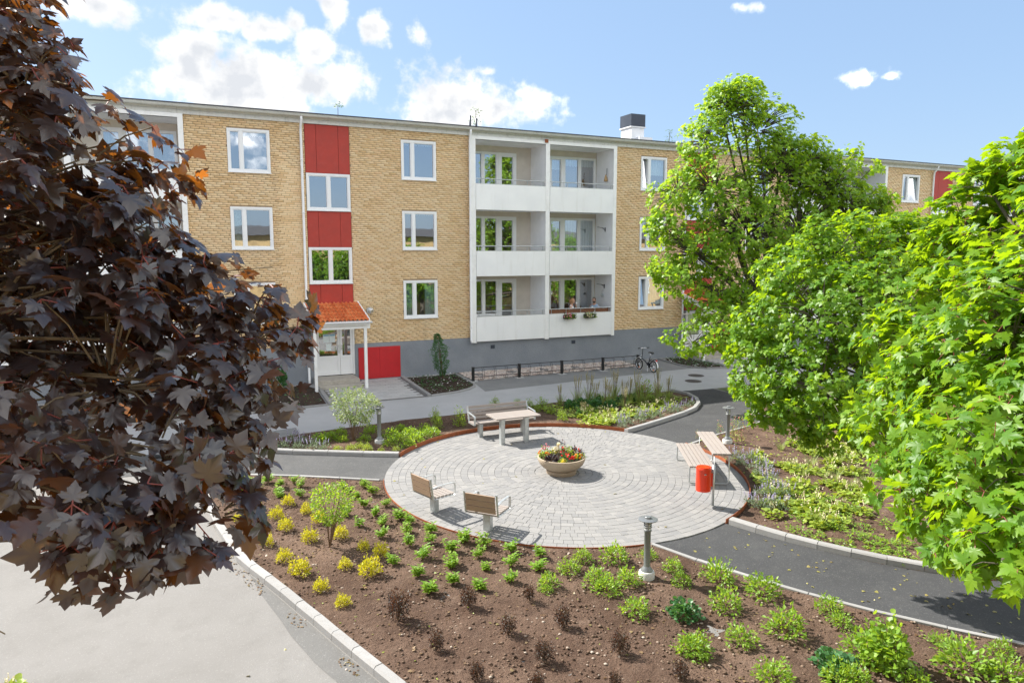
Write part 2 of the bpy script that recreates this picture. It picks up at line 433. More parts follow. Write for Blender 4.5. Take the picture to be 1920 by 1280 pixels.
# glass: clear pane that mirrors part of the surroundings
def glass(name, refl, tint):
    k = NM(name)
    tr = k.n('ShaderNodeBsdfTransparent'); tr.inputs[0].default_value = (*tint, 1)
    gl = k.n('ShaderNodeBsdfGlossy'); gl.inputs['Roughness'].default_value = .015; gl.inputs['Color'].default_value = (.93, .96, 1, 1)
    k.l(k.bump(k.noise(1.2, 2), .06, .02), gl.inputs['Normal'])
    mx = k.n('ShaderNodeMixShader'); mx.inputs[0].default_value = refl
    k.l(tr.outputs[0], mx.inputs[1]); k.l(gl.outputs[0], mx.inputs[2]); k.l(mx.outputs[0], k.out.inputs[0])
    return k.m
M['glass'] = glass('window_glass', .45, (.75, .82, .82))
M['lamp_globe'] = glass('lamp_globe_glass', .25, (.9, .9, .88))
# leaves and stems
def leafmat(name, stops, trans, tfac=.35, rough=.45, spec=.5, uneven=False):
    k = NM(name); r = k.rand()
    col = k.ramp(r, stops)
    col = k.mix(k.rng(k.noise(1.7, 3), .35, .65, 0, .25), col, stops[0][1])
    b = k.bsdf(col, rough, 0, None, spec, link=False)
    t = k.n('ShaderNodeBsdfTranslucent')
    k.l(k.mix(k.math('MULTIPLY', r, .6), trans, tuple(min(1, v * .6) for v in trans)), t.inputs[0])
    mx = k.n('ShaderNodeMixShader'); mx.inputs[0].default_value = tfac
    if uneven: k.l(k.rng(r, .60, 1.0, tfac * .45, tfac * 1.7), mx.inputs[0])
    k.l(b.outputs[0], mx.inputs[1]); k.l(t.outputs[0], mx.inputs[2]); k.l(mx.outputs[0], k.out.inputs[0])
    return k.m
G = lambda *c: [(i / (len(c) - 1), q) for i, q in enumerate(c)]
M['leaf_purple'] = leafmat('purple_maple_leaf', G((.018, .018, .022), (.024, .021, .024), (.030, .022, .021), (.022, .026, .022)), (.98, .30, .02), .16, .30, .9, True)
M['leaf_maple'] = leafmat('green_maple_leaf', G((.050, .135, .010), (.085, .19, .012), (.13, .245, .014), (.19, .30, .018)), (.55, .80, .012), .39, .44, .36)
M['leaf_young'] = leafmat('young_maple_leaf', G((.095, .21, .018), (.15, .28, .02), (.21, .35, .03), (.27, .41, .04)), (.64, .88, .03), .43, .44, .4)
M['leaf_far'] = leafmat('far_leaf', G((.05, .10, .03), (.08, .14, .04), (.10, .17, .05)), (.2, .35, .05), .35, .5)
M['leaf_green'] = leafmat('shrub_leaf', G((.09, .19, .02), (.15, .28, .025), (.21, .35, .035), (.27, .40, .05)), (.55, .75, .04), .40)
M['leaf_deep'] = leafmat('deep_green_leaf', G((.035, .11, .035), (.055, .16, .05), (.08, .20, .07)), (.18, .40, .06), .3)
M['leaf_yellow'] = leafmat('golden_leaf', G((.40, .42, .02), (.55, .50, .025), (.62, .50, .04), (.42, .46, .03)), (.80, .74, .03), .36)
M['leaf_barberry'] = leafmat('barberry_leaf', G((.022, .019, .014), (.038, .028, .02), (.05, .026, .02), (.04, .048, .02)), (.25, .08, .03), .2)
M['leaf_pale'] = leafmat('pale_leaf', G((.19, .30, .035), (.28, .38, .05), (.38, .44, .08), (.24, .35, .05)), (.6, .68, .06), .36)
M['leaf_brown'] = leafmat('brown_leaf_scrap', G((.10, .055, .025), (.17, .10, .05), (.24, .16, .08), (.20, .17, .06)), (.3, .15, .04), .15)
M['leaf_variegated'] = leafmat('variegated_leaf', G((.14, .25, .07), (.22, .33, .11), (.36, .42, .20), (.30, .36, .14)), (.45, .5, .2), .3)
M['leaf_grey'] = leafmat('grey_green_leaf', G((.17, .24, .15), (.23, .30, .19), (.28, .33, .24)), (.3, .4, .2), .3)
M['leaf_dark'] = leafmat('near_black_leaf', G((.014, .012, .016), (.03, .022, .03)), (.1, .03, .04), .15)
M['leaf_dry'] = leafmat('dry_leaf', G((.26, .19, .06), (.30, .28, .09), (.36, .33, .08)), (.4, .3, .05), .2)
M['bloom_violet'] = leafmat('violet_bloom', G((.36, .33, .52), (.48, .45, .62)), (.5, .4, .8), .3)
M['bloom_red'] = leafmat('red_bloom', G((.75, .03, .02), (.80, .09, .02), (.70, .02, .10)), (.9, .1, .05), .25)
M['bloom_orange'] = leafmat('orange_bloom', G((.85, .22, .02), (.85, .33, .03)), (.9, .4, .05), .25)
M['bloom_yellow'] = leafmat('yellow_bloom', G((.85, .65, .02), (.85, .72, .10)), (.9, .8, .05), .25)
M['bloom_cream'] = leafmat('cream_bloom', G((.82, .72, .46), (.85, .78, .58)), (.9, .8, .5), .25)
M['bloom_white'] = leafmat('white_bloom', G((.78, .78, .74), (.85, .84, .82)), (.9, .9, .9), .25)
M['bloom_pink'] = leafmat('pink_bloom', G((.75, .22, .28), (.80, .35, .40)), (.9, .4, .4), .25)
M['grass_seed'] = leafmat('grass_seedhead', G((.42, .39, .20), (.52, .47, .27)), (.45, .40, .2), .3)
M['grass_blade'] = leafmat('grass_blade', G((.20, .28, .06), (.34, .40, .12)), (.5, .6, .15), .35)
M['bark'] = simple('grey_bark', (.10, .085, .068), .95, .35, 18, .9, 40)
M['bark_pale'] = simple('pale_twig_bark', (.13, .098, .058), .9, .30, 18, .6, 60)
M['twig'] = simple('twig', (.14, .085, .045), .9, .3, 30)
M['stalk_red'] = simple('red_leaf_stalk', (.16, .035, .025), .6, .2, 30)

# ================================================================== the apartment building
PER = 17.37
SECT = [-1, 0, 1, 2]
bld = thing('apartment_building', 'long three-storey yellow brick apartment block with white balconies and red panels', 'building')
STOREY = 2.7
WIN_Z = [(2.35, 3.84), (5.05, 6.54), (7.75, 9.24)]
BAL_Z = [1.27, 3.97, 6.67]
PL_TOP, BR_TOP = 1.43, 9.60
wrng = random.Random(11)
_room_cache = {}
def make_window(name, x0, x1, z0, z1, Y, splits, parent, curtain=None, sill=True, ajar=None, fw=.075):
    """white casing with mullions; panes, sill, room and curtains are its pieces"""
    b = MB(); ya, yb = Y - .03, Y + .09
    b.box(x0, x0 + fw, ya, yb, z0, z1); b.box(x1 - fw, x1, ya, yb, z0, z1)
    b.box(x0 + fw, x1 - fw, ya, yb, z0, z0 + fw); b.box(x0 + fw, x1 - fw, ya, yb, z1 - fw, z1)
    xs = [x0 + fw] + [x0 + fw + (x1 - x0 - 2 * fw) * s for s in splits] + [x1 - fw]
    for x in xs[1:-1]: b.box(x - .045, x + .045, ya + .004, yb, z0 + fw, z1 - fw)
    spans = []
    for i in range(len(xs) - 1):
        spans.append((xs[i] + (.045 if i else 0), xs[i + 1] - (.045 if i < len(xs) - 2 else 0)))
    for a, c in spans:                                   # thin sash inside each light
        s = .035
        b.box(a, a + s, ya + .018, yb - .01, z0 + fw, z1 - fw); b.box(c - s, c, ya + .018, yb - .01, z0 + fw, z1 - fw)
        b.box(a + s, c - s, ya + .018, yb - .01, z0 + fw, z0 + fw + s); b.box(a + s, c - s, ya + .018, yb - .01, z1 - fw - s, z1 - fw)
    w = b.build(name, M['frame'], parent)
    for i, (a, c) in enumerate(spans):
        p = MB()
        if ajar == i:                                    # a sash tilted inwards at the top
            p.quad((a + .03, Y + .03, z0 + fw + .03), (c - .03, Y + .03, z0 + fw + .03), (c - .03, Y + .16, z1 - fw - .05), (a + .03, Y + .16, z1 - fw - .05))
            for xa in (a + .01, c - .05):
                p2 = MB(); p2.add([(xa, Y + .02, z0 + fw + .02), (xa + .04, Y + .02, z0 + fw + .02), (xa + .04, Y + .155, z1 - fw - .03), (xa, Y + .155, z1 - fw - .03),
                                   (xa, Y + .06, z0 + fw + .02), (xa + .04, Y + .06, z0 + fw + .02), (xa + .04, Y + .195, z1 - fw - .03), (xa, Y + .195, z1 - fw - .03)],
                                  [(0, 1, 2, 3), (7, 6, 5, 4), (0, 4, 5, 1), (1, 5, 6, 2), (2, 6, 7, 3), (3, 7, 4, 0)])
                p2.build('sash_stile', M['frame'], w)
        else:
            p.quad((a + .03, Y + .045, z0 + fw + .03), (c - .03, Y + .045, z0 + fw + .03), (c - .03, Y + .045, z1 - fw - .03), (a + .03, Y + .045, z1 - fw - .03))
        p.build('pane', M['glass'], w)
    if sill:
        s = MB(); s.box(x0 - .015, x1 + .02, Y - .075, Y + .02, z0 - .03, z0 - .003); s.build('sill', M['frame'], w)
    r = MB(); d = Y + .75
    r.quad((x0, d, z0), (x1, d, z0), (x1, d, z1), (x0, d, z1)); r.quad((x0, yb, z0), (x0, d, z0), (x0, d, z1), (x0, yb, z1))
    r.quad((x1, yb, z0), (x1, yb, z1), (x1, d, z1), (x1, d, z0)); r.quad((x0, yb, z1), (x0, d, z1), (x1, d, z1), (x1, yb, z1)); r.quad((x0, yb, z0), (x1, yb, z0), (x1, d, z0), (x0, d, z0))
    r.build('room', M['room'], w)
    if curtain:
        for (fa, fb, drop, mk) in curtain:
            c = MB(); xa = x0 + (x1 - x0) * fa; xb = x0 + (x1 - x0) * fb; n = max(4, int((xb - xa) / .035))
            top = z1 - fw; bot = z0 + fw + (1 - drop) * (z1 - z0 - 2 * fw)
            for i in range(n):
                u0, u1 = xa + (xb - xa) * i / n, xa + (xb - xa) * (i + 1) / n
                y0, y1 = Y + .17 + .02 * sin(i * 1.7), Y + .17 + .02 * sin((i + 1) * 1.7)
                bz0 = bot + (.03 * (i % 2) if drop < .9 else 0); bz1 = bot + (.03 * ((i + 1) % 2) if drop < .9 else 0)
                c.quad((u0, y0, bz0), (u1, y1, bz1), (u1, y1, top), (u0, y0, top))
            c.build('curtain', M[mk], w)
    return w

def rect_cells(x0, x1, z0, z1, holes):
    xs = sorted({x0, x1, *[v for h in holes for v in h[:2] if x0 < v < x1]})
    zs = sorted({z0, z1, *[v for h in holes for v in h[2:] if z0 < v < z1]})
    for i in range(len(xs) - 1):
        for j in range(len(zs) - 1):
            cx, cz = (xs[i] + xs[i + 1]) / 2, (zs[j] + zs[j + 1]) / 2
            if not any(h[0] < cx < h[1] and h[2] < cz < h[3] for h in holes): yield xs[i], xs[i + 1], zs[j], zs[j + 1]

BP, BH, BJ = .282, .077, .012       # brick pitch, course, joint
brick_list = []                      # (x0, x1, z0)
brng = random.Random(3)
walls = {}
for kx in SECT:
    o = kx * PER
    xa, xb = .25 + o, 10.72 + o
    holes = []
    for (z0, z1) in WIN_Z:
        holes += [(1.64 + o, 3.06 + o, z0, z1), (7.88 + o, 9.29 + o, z0, z1)]
    holes.append((4.27 + o, 5.90 + o, 0, 9.58))
    b = MB()
    for x0, x1, z0, z1 in rect_cells(xa, xb, PL_TOP, BR_TOP, holes):
        b.quad((x0, .014, z0), (x1, .014, z0), (x1, .014, z1), (x0, .014, z1))
    walls[kx] = b.build('brick_wall', M['mortar'], bld)
    rows = int((BR_TOP - PL_TOP) / BH)
    for rI in range(rows):
        z = PL_TOP + .004 + rI * BH
        zc = z + BH / 2
        blk = sorted((h[0], h[1]) for h in holes if h[2] - .02 < zc < h[3] + .02)
        free = []; cur = xa
        for a, c in blk:
            if a > cur: free.append((cur, a))
            cur = max(cur, c)
        if cur < xb: free.append((cur, xb))
        off = ((rI * 2) % 5) / 5.0 + (.08 if rI % 3 else 0) + brng.uniform(-.03, .03)
        j = 0; x = xa - off * BP
        while x < xb:
            a, c = x, x + BP - BJ
            for f0, f1 in free:
                p, q = max(a, f0 + .002), min(c, f1 - .002)
                if q - p > .03: brick_list.append((p, q, z, kx))
            x += BP
def brick_verts(x0, x1, z0, dy):
    h = BH - BJ
    return [(x0, .013, z0), (x1, .013, z0), (x1, .013, z0 + h), (x0, .013, z0 + h), (x0, dy, z0), (x1, dy, z0), (x1, dy, z0 + h), (x0, dy, z0 + h)]
BF = [(4, 5, 6, 7), (0, 1, 5, 4), (1, 2, 6, 5), (2, 3, 7, 6), (3, 0, 4, 7)]
def bkey(t):
    hidden = t[0] < 3.2 or t[3] != 0
    return (hidden, (Vector(((t[0] + t[1]) / 2, 0, t[2])) - CAM).length)
brick_list.sort(key=bkey)
shapes = {}
for (a, c, z, kx) in brick_list[:300]:
    L = round(c - a, 3); q = random.randrange(4)
    if (L, q) not in shapes:
        t = MB(); t.add([(x, y, zz) for x, y, zz in brick_verts(0, L, 0, -.001 - .0018 * q)], BF); shapes[(L, q)] = t.mesh('brick', False, [M['brick']])
    link('brick', shapes[(L, q)], walls[kx], (a, 0, z))
for kx in SECT:
    vs = []; fs = []
    for (a, c, z, kk) in brick_list[300:]:
        if kk != kx: continue
        n = len(vs); vs += brick_verts(a, c, z, -.001 - random.random() * .006)
        fs += [i + n for f in BF for i in f]
    me = npmesh('bricks', np.array(vs), fs, 4, [M['brick']])
    tag(link('bricks', me, walls[kx]), kind='stuff')

# shell: plinth, inner mass, roof
X0, X1 = SECT[0] * PER, (SECT[-1] + 1) * PER + .3
b = MB()
hol = [(4.27 + kx * PER, 5.90 + kx * PER, -1, PL_TOP + 1) for kx in SECT]
for x0, x1, z0, z1 in rect_cells(X0, X1, -.4, PL_TOP, hol):
    b.quad((x0, -.012, z0), (x1, -.012, z0), (x1, -.012, z1), (x0, -.012, z1)); 
for x0, x1, z0, z1 in rect_cells(X0, X1, -.4, PL_TOP, hol):
    if z1 == PL_TOP: b.quad((x0, -.012, z1), (x1, -.012, z1), (x1, .02, z1), (x0, .02, z1))
b.build('plinth', M['plinth'], bld)
b = MB(); D = 11.0
b.box(X0, X1, 1.9, D, -.4, 9.55); b.build('inner_walls', M['mortar'], bld)
b = MB()
b.add([(X0 - .3, -.42, 9.86), (X1 + .3, -.42, 9.86), (X1 + .3, D / 2, 10.55), (X0 - .3, D / 2, 10.55), (X1 + .3, D + .4, 9.86), (X0 - .3, D + .4, 9.86),
       (X0 - .3, -.42, 9.90), (X1 + .3, -.42, 9.90), (X1 + .3, D / 2, 10.62), (X0 - .3, D / 2, 10.62), (X1 + .3, D + .4, 9.90), (X0 - .3, D + .4, 9.90)],
      [(0, 3, 2, 1), (3, 5, 4, 2), (6, 7, 8, 9), (9, 8, 10, 11), (0, 1, 7, 6), (4, 5, 11, 10), (0, 6, 9, 3), (3, 9, 11, 5), (1, 2, 8, 7), (2, 4, 10, 8)])
roof = b.build('roof', M['roof_felt'], bld)
for x in (12.1, 47.2):
    v = MB(); v.tube([(x, 3.4, 10.2), (x, 3.4, 11.05)], .05, 8); v.tube([(x + .3, 3.4, 10.2), (x + .3, 3.4, 10.95)], .05, 8); v.build('roof_vent', M['dark_metal'], roof, smooth=True)
# chimney with dark sheet-metal hood
ch = MB(); ch.box(21.5, 22.3, 4.5, 5.45, 10.0, 11.40); chim = ch.build('chimney', M['loggia_side'], bld)
c2 = MB(); c2.box(21.46, 22.34, 4.46, 5.49, 11.45, 12.08); c2.build('chimney_hood', M['dark_metal'], chim)
c2 = MB(); c2.box(21.43, 22.37, 4.43, 5.52, 11.40, 11.45); c2.build('hood_rim', M['white'], chim)
c2 = MB(); c2.box(21.75, 22.55, 4.1, 4.5, 10.0, 10.88); c2.build('chimney_step', M['loggia_side'], chim)
# fascia boards in lengths
fx = X0; i = 0
while fx < X1:
    L = 3.48 + (i % 3) * .02
    b = MB(); dy = .002 * (i % 2)
    b.box(fx, fx + L - .006, -.085 - dy, .02, BR_TOP - .02, BR_TOP + .12); b.box(fx, fx + L - .006, -.12 - dy, .02, BR_TOP + .125, BR_TOP + .262)
    b.build('fascia_board', M['old_white'], bld); fx += L; i += 1
b = MB()
b.box(X0, X1, -.40, .0, 9.845, 9.857); b.build('soffit', M['white'], bld)
# gutter: half round, in lengths with brackets
gx = X0; 
while gx < X1:
    L = 4.3; b = MB(); n = 7
    prof = [(-.31 - .075 * cos(pi * t / n), 9.855 - .095 * sin(pi * t / n)) for t in range(n + 1)]
    vs = [(gx + .01, y, z) for y, z in prof] + [(gx + L, y, z) for y, z in prof]
    b.add(vs, [(t, t + 1, n + 2 + t, n + 1 + t) for t in range(n)])
    b.add([(gx - .02, y - .006, z - .004) for y, z in prof] + [(gx + .05, y - .006, z - .004) for y, z in prof], [(t, t + 1, n + 2 + t, n + 1 + t) for t in range(n)])
    gu = b.build('gutter', M['gutter'], bld, smooth=True)
    for t in range(5):
        q = MB(); xx = gx + .4 + t * .86; q.box(xx, xx + .025, -.395, -.20, 9.845, 9.872); q.build('gutter_bracket', M['gutter'], gu)
    gx += L

def downpipe(x, y, ztop, zbot, parent=bld, r=.048):
    b = MB()
    b.tube([(x, -.31, 9.80), (x, -.30, 9.66), (x, y - .02, ztop), (x, y, ztop - .2), (x, y, zbot + .12), (x, y - .10, zbot)], r, 10)
    d = b.build('downpipe', M['frame'], parent, smooth=True)
    for z in np.arange(zbot + .6, ztop, 1.9):
        c = MB(); c.lathe([(r + .004, 0), (r + .010, .01), (r + .010, .05), (r + .004, .06)], 10, c=(x, y, z)); c.build('pipe_clamp', M['frame'], d, smooth=True)
for kx in SECT:
    o = kx * PER
    downpipe(4.14 + o, -.085, 9.45, .05)
    downpipe(10.66 + o, -.20, 9.45, 1.25)
    # windows
    for fl, (z0, z1) in enumerate(WIN_Z):
        cl = [[(.06, .2, 1, 'curtain'), (.82, .94, 1, 'curtain')], [(.06, .34, 1, 'curtain_blue')], [(.06, .94, .12, 'curtain')]][fl] if kx == 0 else [(.3, .95, wrng.choice([.2, .55, .9]), 'curtain')]
        aj = 0 if (kx == 1 and fl != 1) else None
        if kx == 2: aj = 1
        make_window('window', 1.64 + o, 3.06 + o, z0, z1, 0, [.30], bld, cl, ajar=aj)
        cr = {0: [(.08, .28, 1, 'curtain_blue'), (.66, .92, 1, 'curtain_blue'), (.3, .92, .05, 'curtain')], 1: [(.08, .92, .06, 'curtain')], 2: [(.08, .92, .08, 'curtain')]}[fl] if kx == 0 else [(.06, .4, wrng.choice([.3, 1]), 'curtain')]
        make_window('window', 7.88 + o, 9.29 + o, z0, z1, 0, [.30], bld, cr)
    # stair column: red boards between two-light windows
    for (z0, z1) in ((3.785, 5.125), (6.485, 7.825)):
        make_window('stair_window', 4.285 + o, 5.885 + o, z0, z1, -.005, [.5], bld)
    for (z0, z1) in ((2.2, 3.75), (5.13, 6.45), (7.83, 9.575)):
        p = MB(); p.box(4.275 + o, 5.895 + o, .03, .05, z0, z1); rp = p.build('red_panel', M['red_panel'], bld)
        for (u0, u1) in ((0, .245), (.25, .745), (.75, 1)):
            s = MB(); xs = 4.28 + o; W = 1.61
            s.box(xs + u0 * W + .002, xs + u1 * W - .002, -.018, .03, z0 + .005, z1 - .005); s.build('red_board', M['red_panel'], rp)
    # entrance door: glazed left leaf, narrow right leaf
    dr = MB(); Y = .06; x0, x1, z0, z1 = 4.40 + o, 5.90 + o, .25, 2.16
    dr.box(x0, x0 + .07, Y - .05, Y + .06, z0, z1); dr.box(x1 - .07, x1, Y - .05, Y + .06, z0, z1); dr.box(x0 + .07, x1 - .07, Y - .05, Y + .06, z1 - .07, z1)
    door = dr.build('entrance_door', M['frame'], bld)
    for (a, c) in ((x0 + .075, 5.335 + o), (5.345 + o, x1 - .075)):
        lf = MB(); f = .085
        lf.box(a, a + f, Y - .03, Y + .03, z0 + .02, z1 - .075); lf.box(c - f, c, Y - .03, Y + .03, z0 + .02, z1 - .075)
        lf.box(a + f, c - f, Y - .03, Y + .03, z0 + .02, z0 + .16); lf.box(a + f, c - f, Y - .03, Y + .03, z1 - .16, z1 - .075); lf.box(a + f, c - f, Y - .03, Y + .03, .93, 1.01)
        lf.box(a + f, c - f, Y - .012, Y + .02, z0 + .16, .93)
        lf.build('door_leaf', M['frame'], door)
        gl = MB(); gl.quad((a + f - .005, Y, 1.005), (c - f + .005, Y, 1.005), (c - f + .005, Y, z1 - .155), (a + f - .005, Y, z1 - .155)); gl.build('door_pane', M['glass'], door)
    h = MB(); h.tube([(5.29 + o, Y - .03, 1.10), (5.29 + o, Y - .08, 1.10), (5.29 + o, Y - .08, 1.42), (5.29 + o, Y - .03, 1.42)], .012, 8); h.box(5.375 + o, 5.405 + o, Y - .04, Y - .03, 1.22, 1.42); h.build('door_handle', M['chrome'], door)
    if kx == 0:
        for (a, c, za, zb) in ((4.72, 4.94, 1.53, 1.85), (4.95, 5.17, 1.53, 1.85), (4.82, 5.02, 1.21, 1.49)):
            n_ = MB(); n_.box(a, c, Y - .012, Y - .006, za, zb); nn = n_.build('notice_sheet', M['paper'], door)
            if zb > 1.8:
                n_ = MB(); n_.box(a + .01, c - .01, Y - .0145, Y - .012, zb - .07, zb - .02); n_.build('notice_heading', M['paper_head'], door)
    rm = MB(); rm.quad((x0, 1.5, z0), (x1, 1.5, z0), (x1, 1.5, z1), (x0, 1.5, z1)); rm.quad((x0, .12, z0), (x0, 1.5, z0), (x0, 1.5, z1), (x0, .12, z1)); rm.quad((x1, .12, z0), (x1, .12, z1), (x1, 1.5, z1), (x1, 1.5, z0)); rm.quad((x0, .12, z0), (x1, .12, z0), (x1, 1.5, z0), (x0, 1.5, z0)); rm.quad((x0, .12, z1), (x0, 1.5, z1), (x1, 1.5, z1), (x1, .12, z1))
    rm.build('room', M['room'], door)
    jm = MB(); jm.box(4.27 + o, 4.40 + o, -.01, .12, -.3, 2.2); jm.box(5.90 + o, 5.93 + o, .01, .12, -.3, 2.2); jm.box(4.40 + o, 5.90 + o, -.005, .10, 2.16, 2.2); jm.build('door_jamb', M['plinth'], bld)
    # steps
    for (ya, za, zb, xr) in ((-1.02, -.3, .245, 5.84), (-1.38, -.3, .105, 5.86)):
        s = MB(); s.bbox(4.30 + o, xr + o, ya, (.02 if ya > -1.2 else -1.021), za, zb, .012); s.build('entrance_step', M['step'], bld)
    # bright red hatch
    hb = MB(); hb.box(6.03 + o, 7.70 + o, -.03, -.013, .03, 1.27); hat = hb.build('hatch', M['red_hatch'], bld)
    for (a, c) in ((6.04, 6.855), (6.862, 7.69)):
        s = MB(); s.box(a + o, c + o, -.05, -.03, .04, 1.26); s.build('hatch_leaf', M['red_hatch'], hat)
    for a in (6.35, 7.35):
        for z in (.16, 1.08): s = MB(); s.box(a - .09 + o, a + .09 + o, -.056, -.05, z, z + .02); s.build('hinge', M['red_panel'], hat)
    s = MB(); s.box(6.0 + o, 7.72 + o, -.055, -.013, -.1, .03); s.build('hatch_sill', M['plinth'], bld)
    # wall lamp beside the porch roof
    gl = MB(); gl.lathe([(.02, -.16), (.10, -.13), (.155, -.05), (.165, .02), (.14, .10), (.06, .155), (.01, .16)], 16, c=(6.48 + o, -.20, 2.72)); wl = gl.build('wall_lamp', M['lamp_globe'], bld, smooth=True)
    q = MB(); q.lathe([(.09, -.02), (.10, 0), (.10, .03), (.02, .05)], 14, M=Matrix.Translation((6.48 + o, -.01, 2.72)) @ Matrix.Rotation(pi / 2, 4, 'X')); q.lathe([(.05, -.06), (.055, .05), (.03, .07)], 10, c=(6.48 + o, -.19, 2.70)); q.build('lamp_base', M['lamp_glass'], wl, smooth=True)
    # porch
    po = MB(); px0, px1, yF, zF, zB = 4.02 + o, 6.08 + o, -1.86, 2.50, 3.03
    for s_ in (px0, px1 - .05):                           # barge boards
        po.add([(s_, .0, zB - .16), (s_ + .05, .0, zB - .16), (s_ + .05, yF, zF - .16), (s_, yF, zF - .16), (s_, .0, zB + .06), (s_ + .05, .0, zB + .06), (s_ + .05, yF, zF + .06), (s_, yF, zF + .06)],
               [(0, 1, 2, 3), (7, 6, 5, 4), (0, 4, 5, 1), (1, 5, 6, 2), (2, 6, 7, 3), (3, 7, 4, 0)])
    po.add([(px0 + .05, 0, zB - .02), (px1 - .05, 0, zB - .02), (px1 - .05, yF, zF - .02), (px0 + .05, yF, zF - .02), (px0 + .05, 0, zB - .05), (px1 - .05, 0, zB - .05), (px1 - .05, yF, zF - .05), (px0 + .05, yF, zF - .05)],
           [(3, 2, 1, 0), (4, 5, 6, 7), (2, 3, 7, 6)])
    po.box(px0 - .02, px1 + .02, yF + .10, yF + .22, zF - .30, zF - .155)
    po.box(px0 + .05, px1 - .05, yF - .02, yF + .0, zF - .16, zF - .02)
    porch = po.build('porch', M['white'], bld)
    for xx in (4.13 + o, 5.93 + o):
        s = MB(); gzz = gz(0, -1.72); s.box(xx - .05, xx + .05, -1.75, -1.65, gzz + .03, zF - .30); s.build('post', M['white'], porch)
        s = MB(); s.box(xx - .035, xx + .035, -1.735, -1.665, gzz - .05, gzz + .03); s.build('post_shoe', M['galv'], porch)
    s = MB(); n = 6; prof = [(yF - .08 - .06 * cos(pi * t / n), zF - .03 - .07 * sin(pi * t / n)) for t in range(n + 1)]
    s.add([(px0 - .16, y, z) for y, z in prof] + [(px1 + .06, y, z + .0) for y, z in prof], [(t, t + 1, n + 2 + t, n + 1 + t) for t in range(n)]); s.build('porch_gutter', M['frame'], porch, smooth=True)
    s = MB(); s.tube([(px0 - .12, yF - .08, zF - .09), (px0 - .12, yF - .02, zF - .22), (px0 - .08, -.35, zF - .45), (4.14 + o, -.12, zF - .60)], .035, 8); s.build('porch_pipe', M['frame'], porch, smooth=True)
    # pantiles
    nc, nr = 13, 6
    tw = (px1 - px0 - .10) / nc; tl = hypot(yF, zB - zF) / nr; ang = atan2(zB - zF, -yF)
    key = ('tile', 0)
    if key not in shapes:
        t = MB(); nn = 7; r0 = []
        for e, lift in ((0, .045), (1, .002)):
            for q in range(nn):
                u = q / (nn - 1); r0.append((u * tw * 1.02, e * (tl + .04), lift + .03 * sin(u * 2 * pi + .3)))
        vs = r0 + [(x, y, z - .022) for x, y, z in r0]
        fs = [(q, q + 1, nn + q + 1, nn + q) for q in range(nn - 1)] + [(2 * nn + q + 1, 2 * nn + q, 3 * nn + q, 3 * nn + q + 1) for q in range(nn - 1)] + [(q + 1, q, 2 * nn + q, 2 * nn + q + 1) for q in range(nn - 1)] + [(0, nn, 3 * nn, 2 * nn), (nn - 1, 3 * nn - 1, 4 * nn - 1, 2 * nn - 1)]
        t.add(vs, fs); shapes[key] = t.mesh('roof_tile', False, [M['tile']])
    for r_ in range(nr):
        for c_ in range(nc):
            f = r_ * tl
            link('roof_tile', shapes[key], porch, (px0 + .05 + c_ * tw, yF - .03 + f * cos(ang), zF + .012 + f * sin(ang)), (ang + random.uniform(-.01, .01), 0, random.uniform(-.008, .008)))
    # loggias
    L0, L1, L2, L3 = 10.92 + o, 14.11 + o, 14.30 + o, 17.47 + o
    YF, YB = -.15, 1.30
    if kx < 3:
        cb = MB()
        fr = cb
        for (a, c) in ((10.72 + o, L0), (L1, L2), (L3, 17.64 + o)):
            fr.box(a, c, YF, .0, 1.22, 9.45)
        fr.box(10.72 + o, 17.64 + o, YF - .002, .0, 9.45, 9.575)
        loggia = fr.build('balcony_frame', M['white'], bld)
        sw = MB()
        for (a, c) in ((10.74 + o, L0 - .002), (L1 + .002, L2 - .002), (L3 + .002, 17.60 + o)): sw.box(a, c, .0, YB, 1.27, 9.50)
        sw.build('side_wall', M['loggia_side'], loggia)
        bw = MB()
        hl = []
        for z in BAL_Z:
            hl += [(11.25 + o, 13.40 + o, z + .20, z + 2.52), (15.0 + o, 17.42 + o, z + .20, z + 2.52)]
        for x0, x1, z0, z1 in rect_cells(L0, L3, 1.27, 9.5, hl): bw.quad((x0, YB, z0), (x1, YB, z0), (x1, YB, z1), (x0, YB, z1))
        bw.build('back_wall', M['loggia_wall'], loggia)
        cl = MB(); cl.box(L0, L3, -.1, YB, 9.45, 9.50); cl.build('loggia_ceiling', M['loggia_side'], loggia)
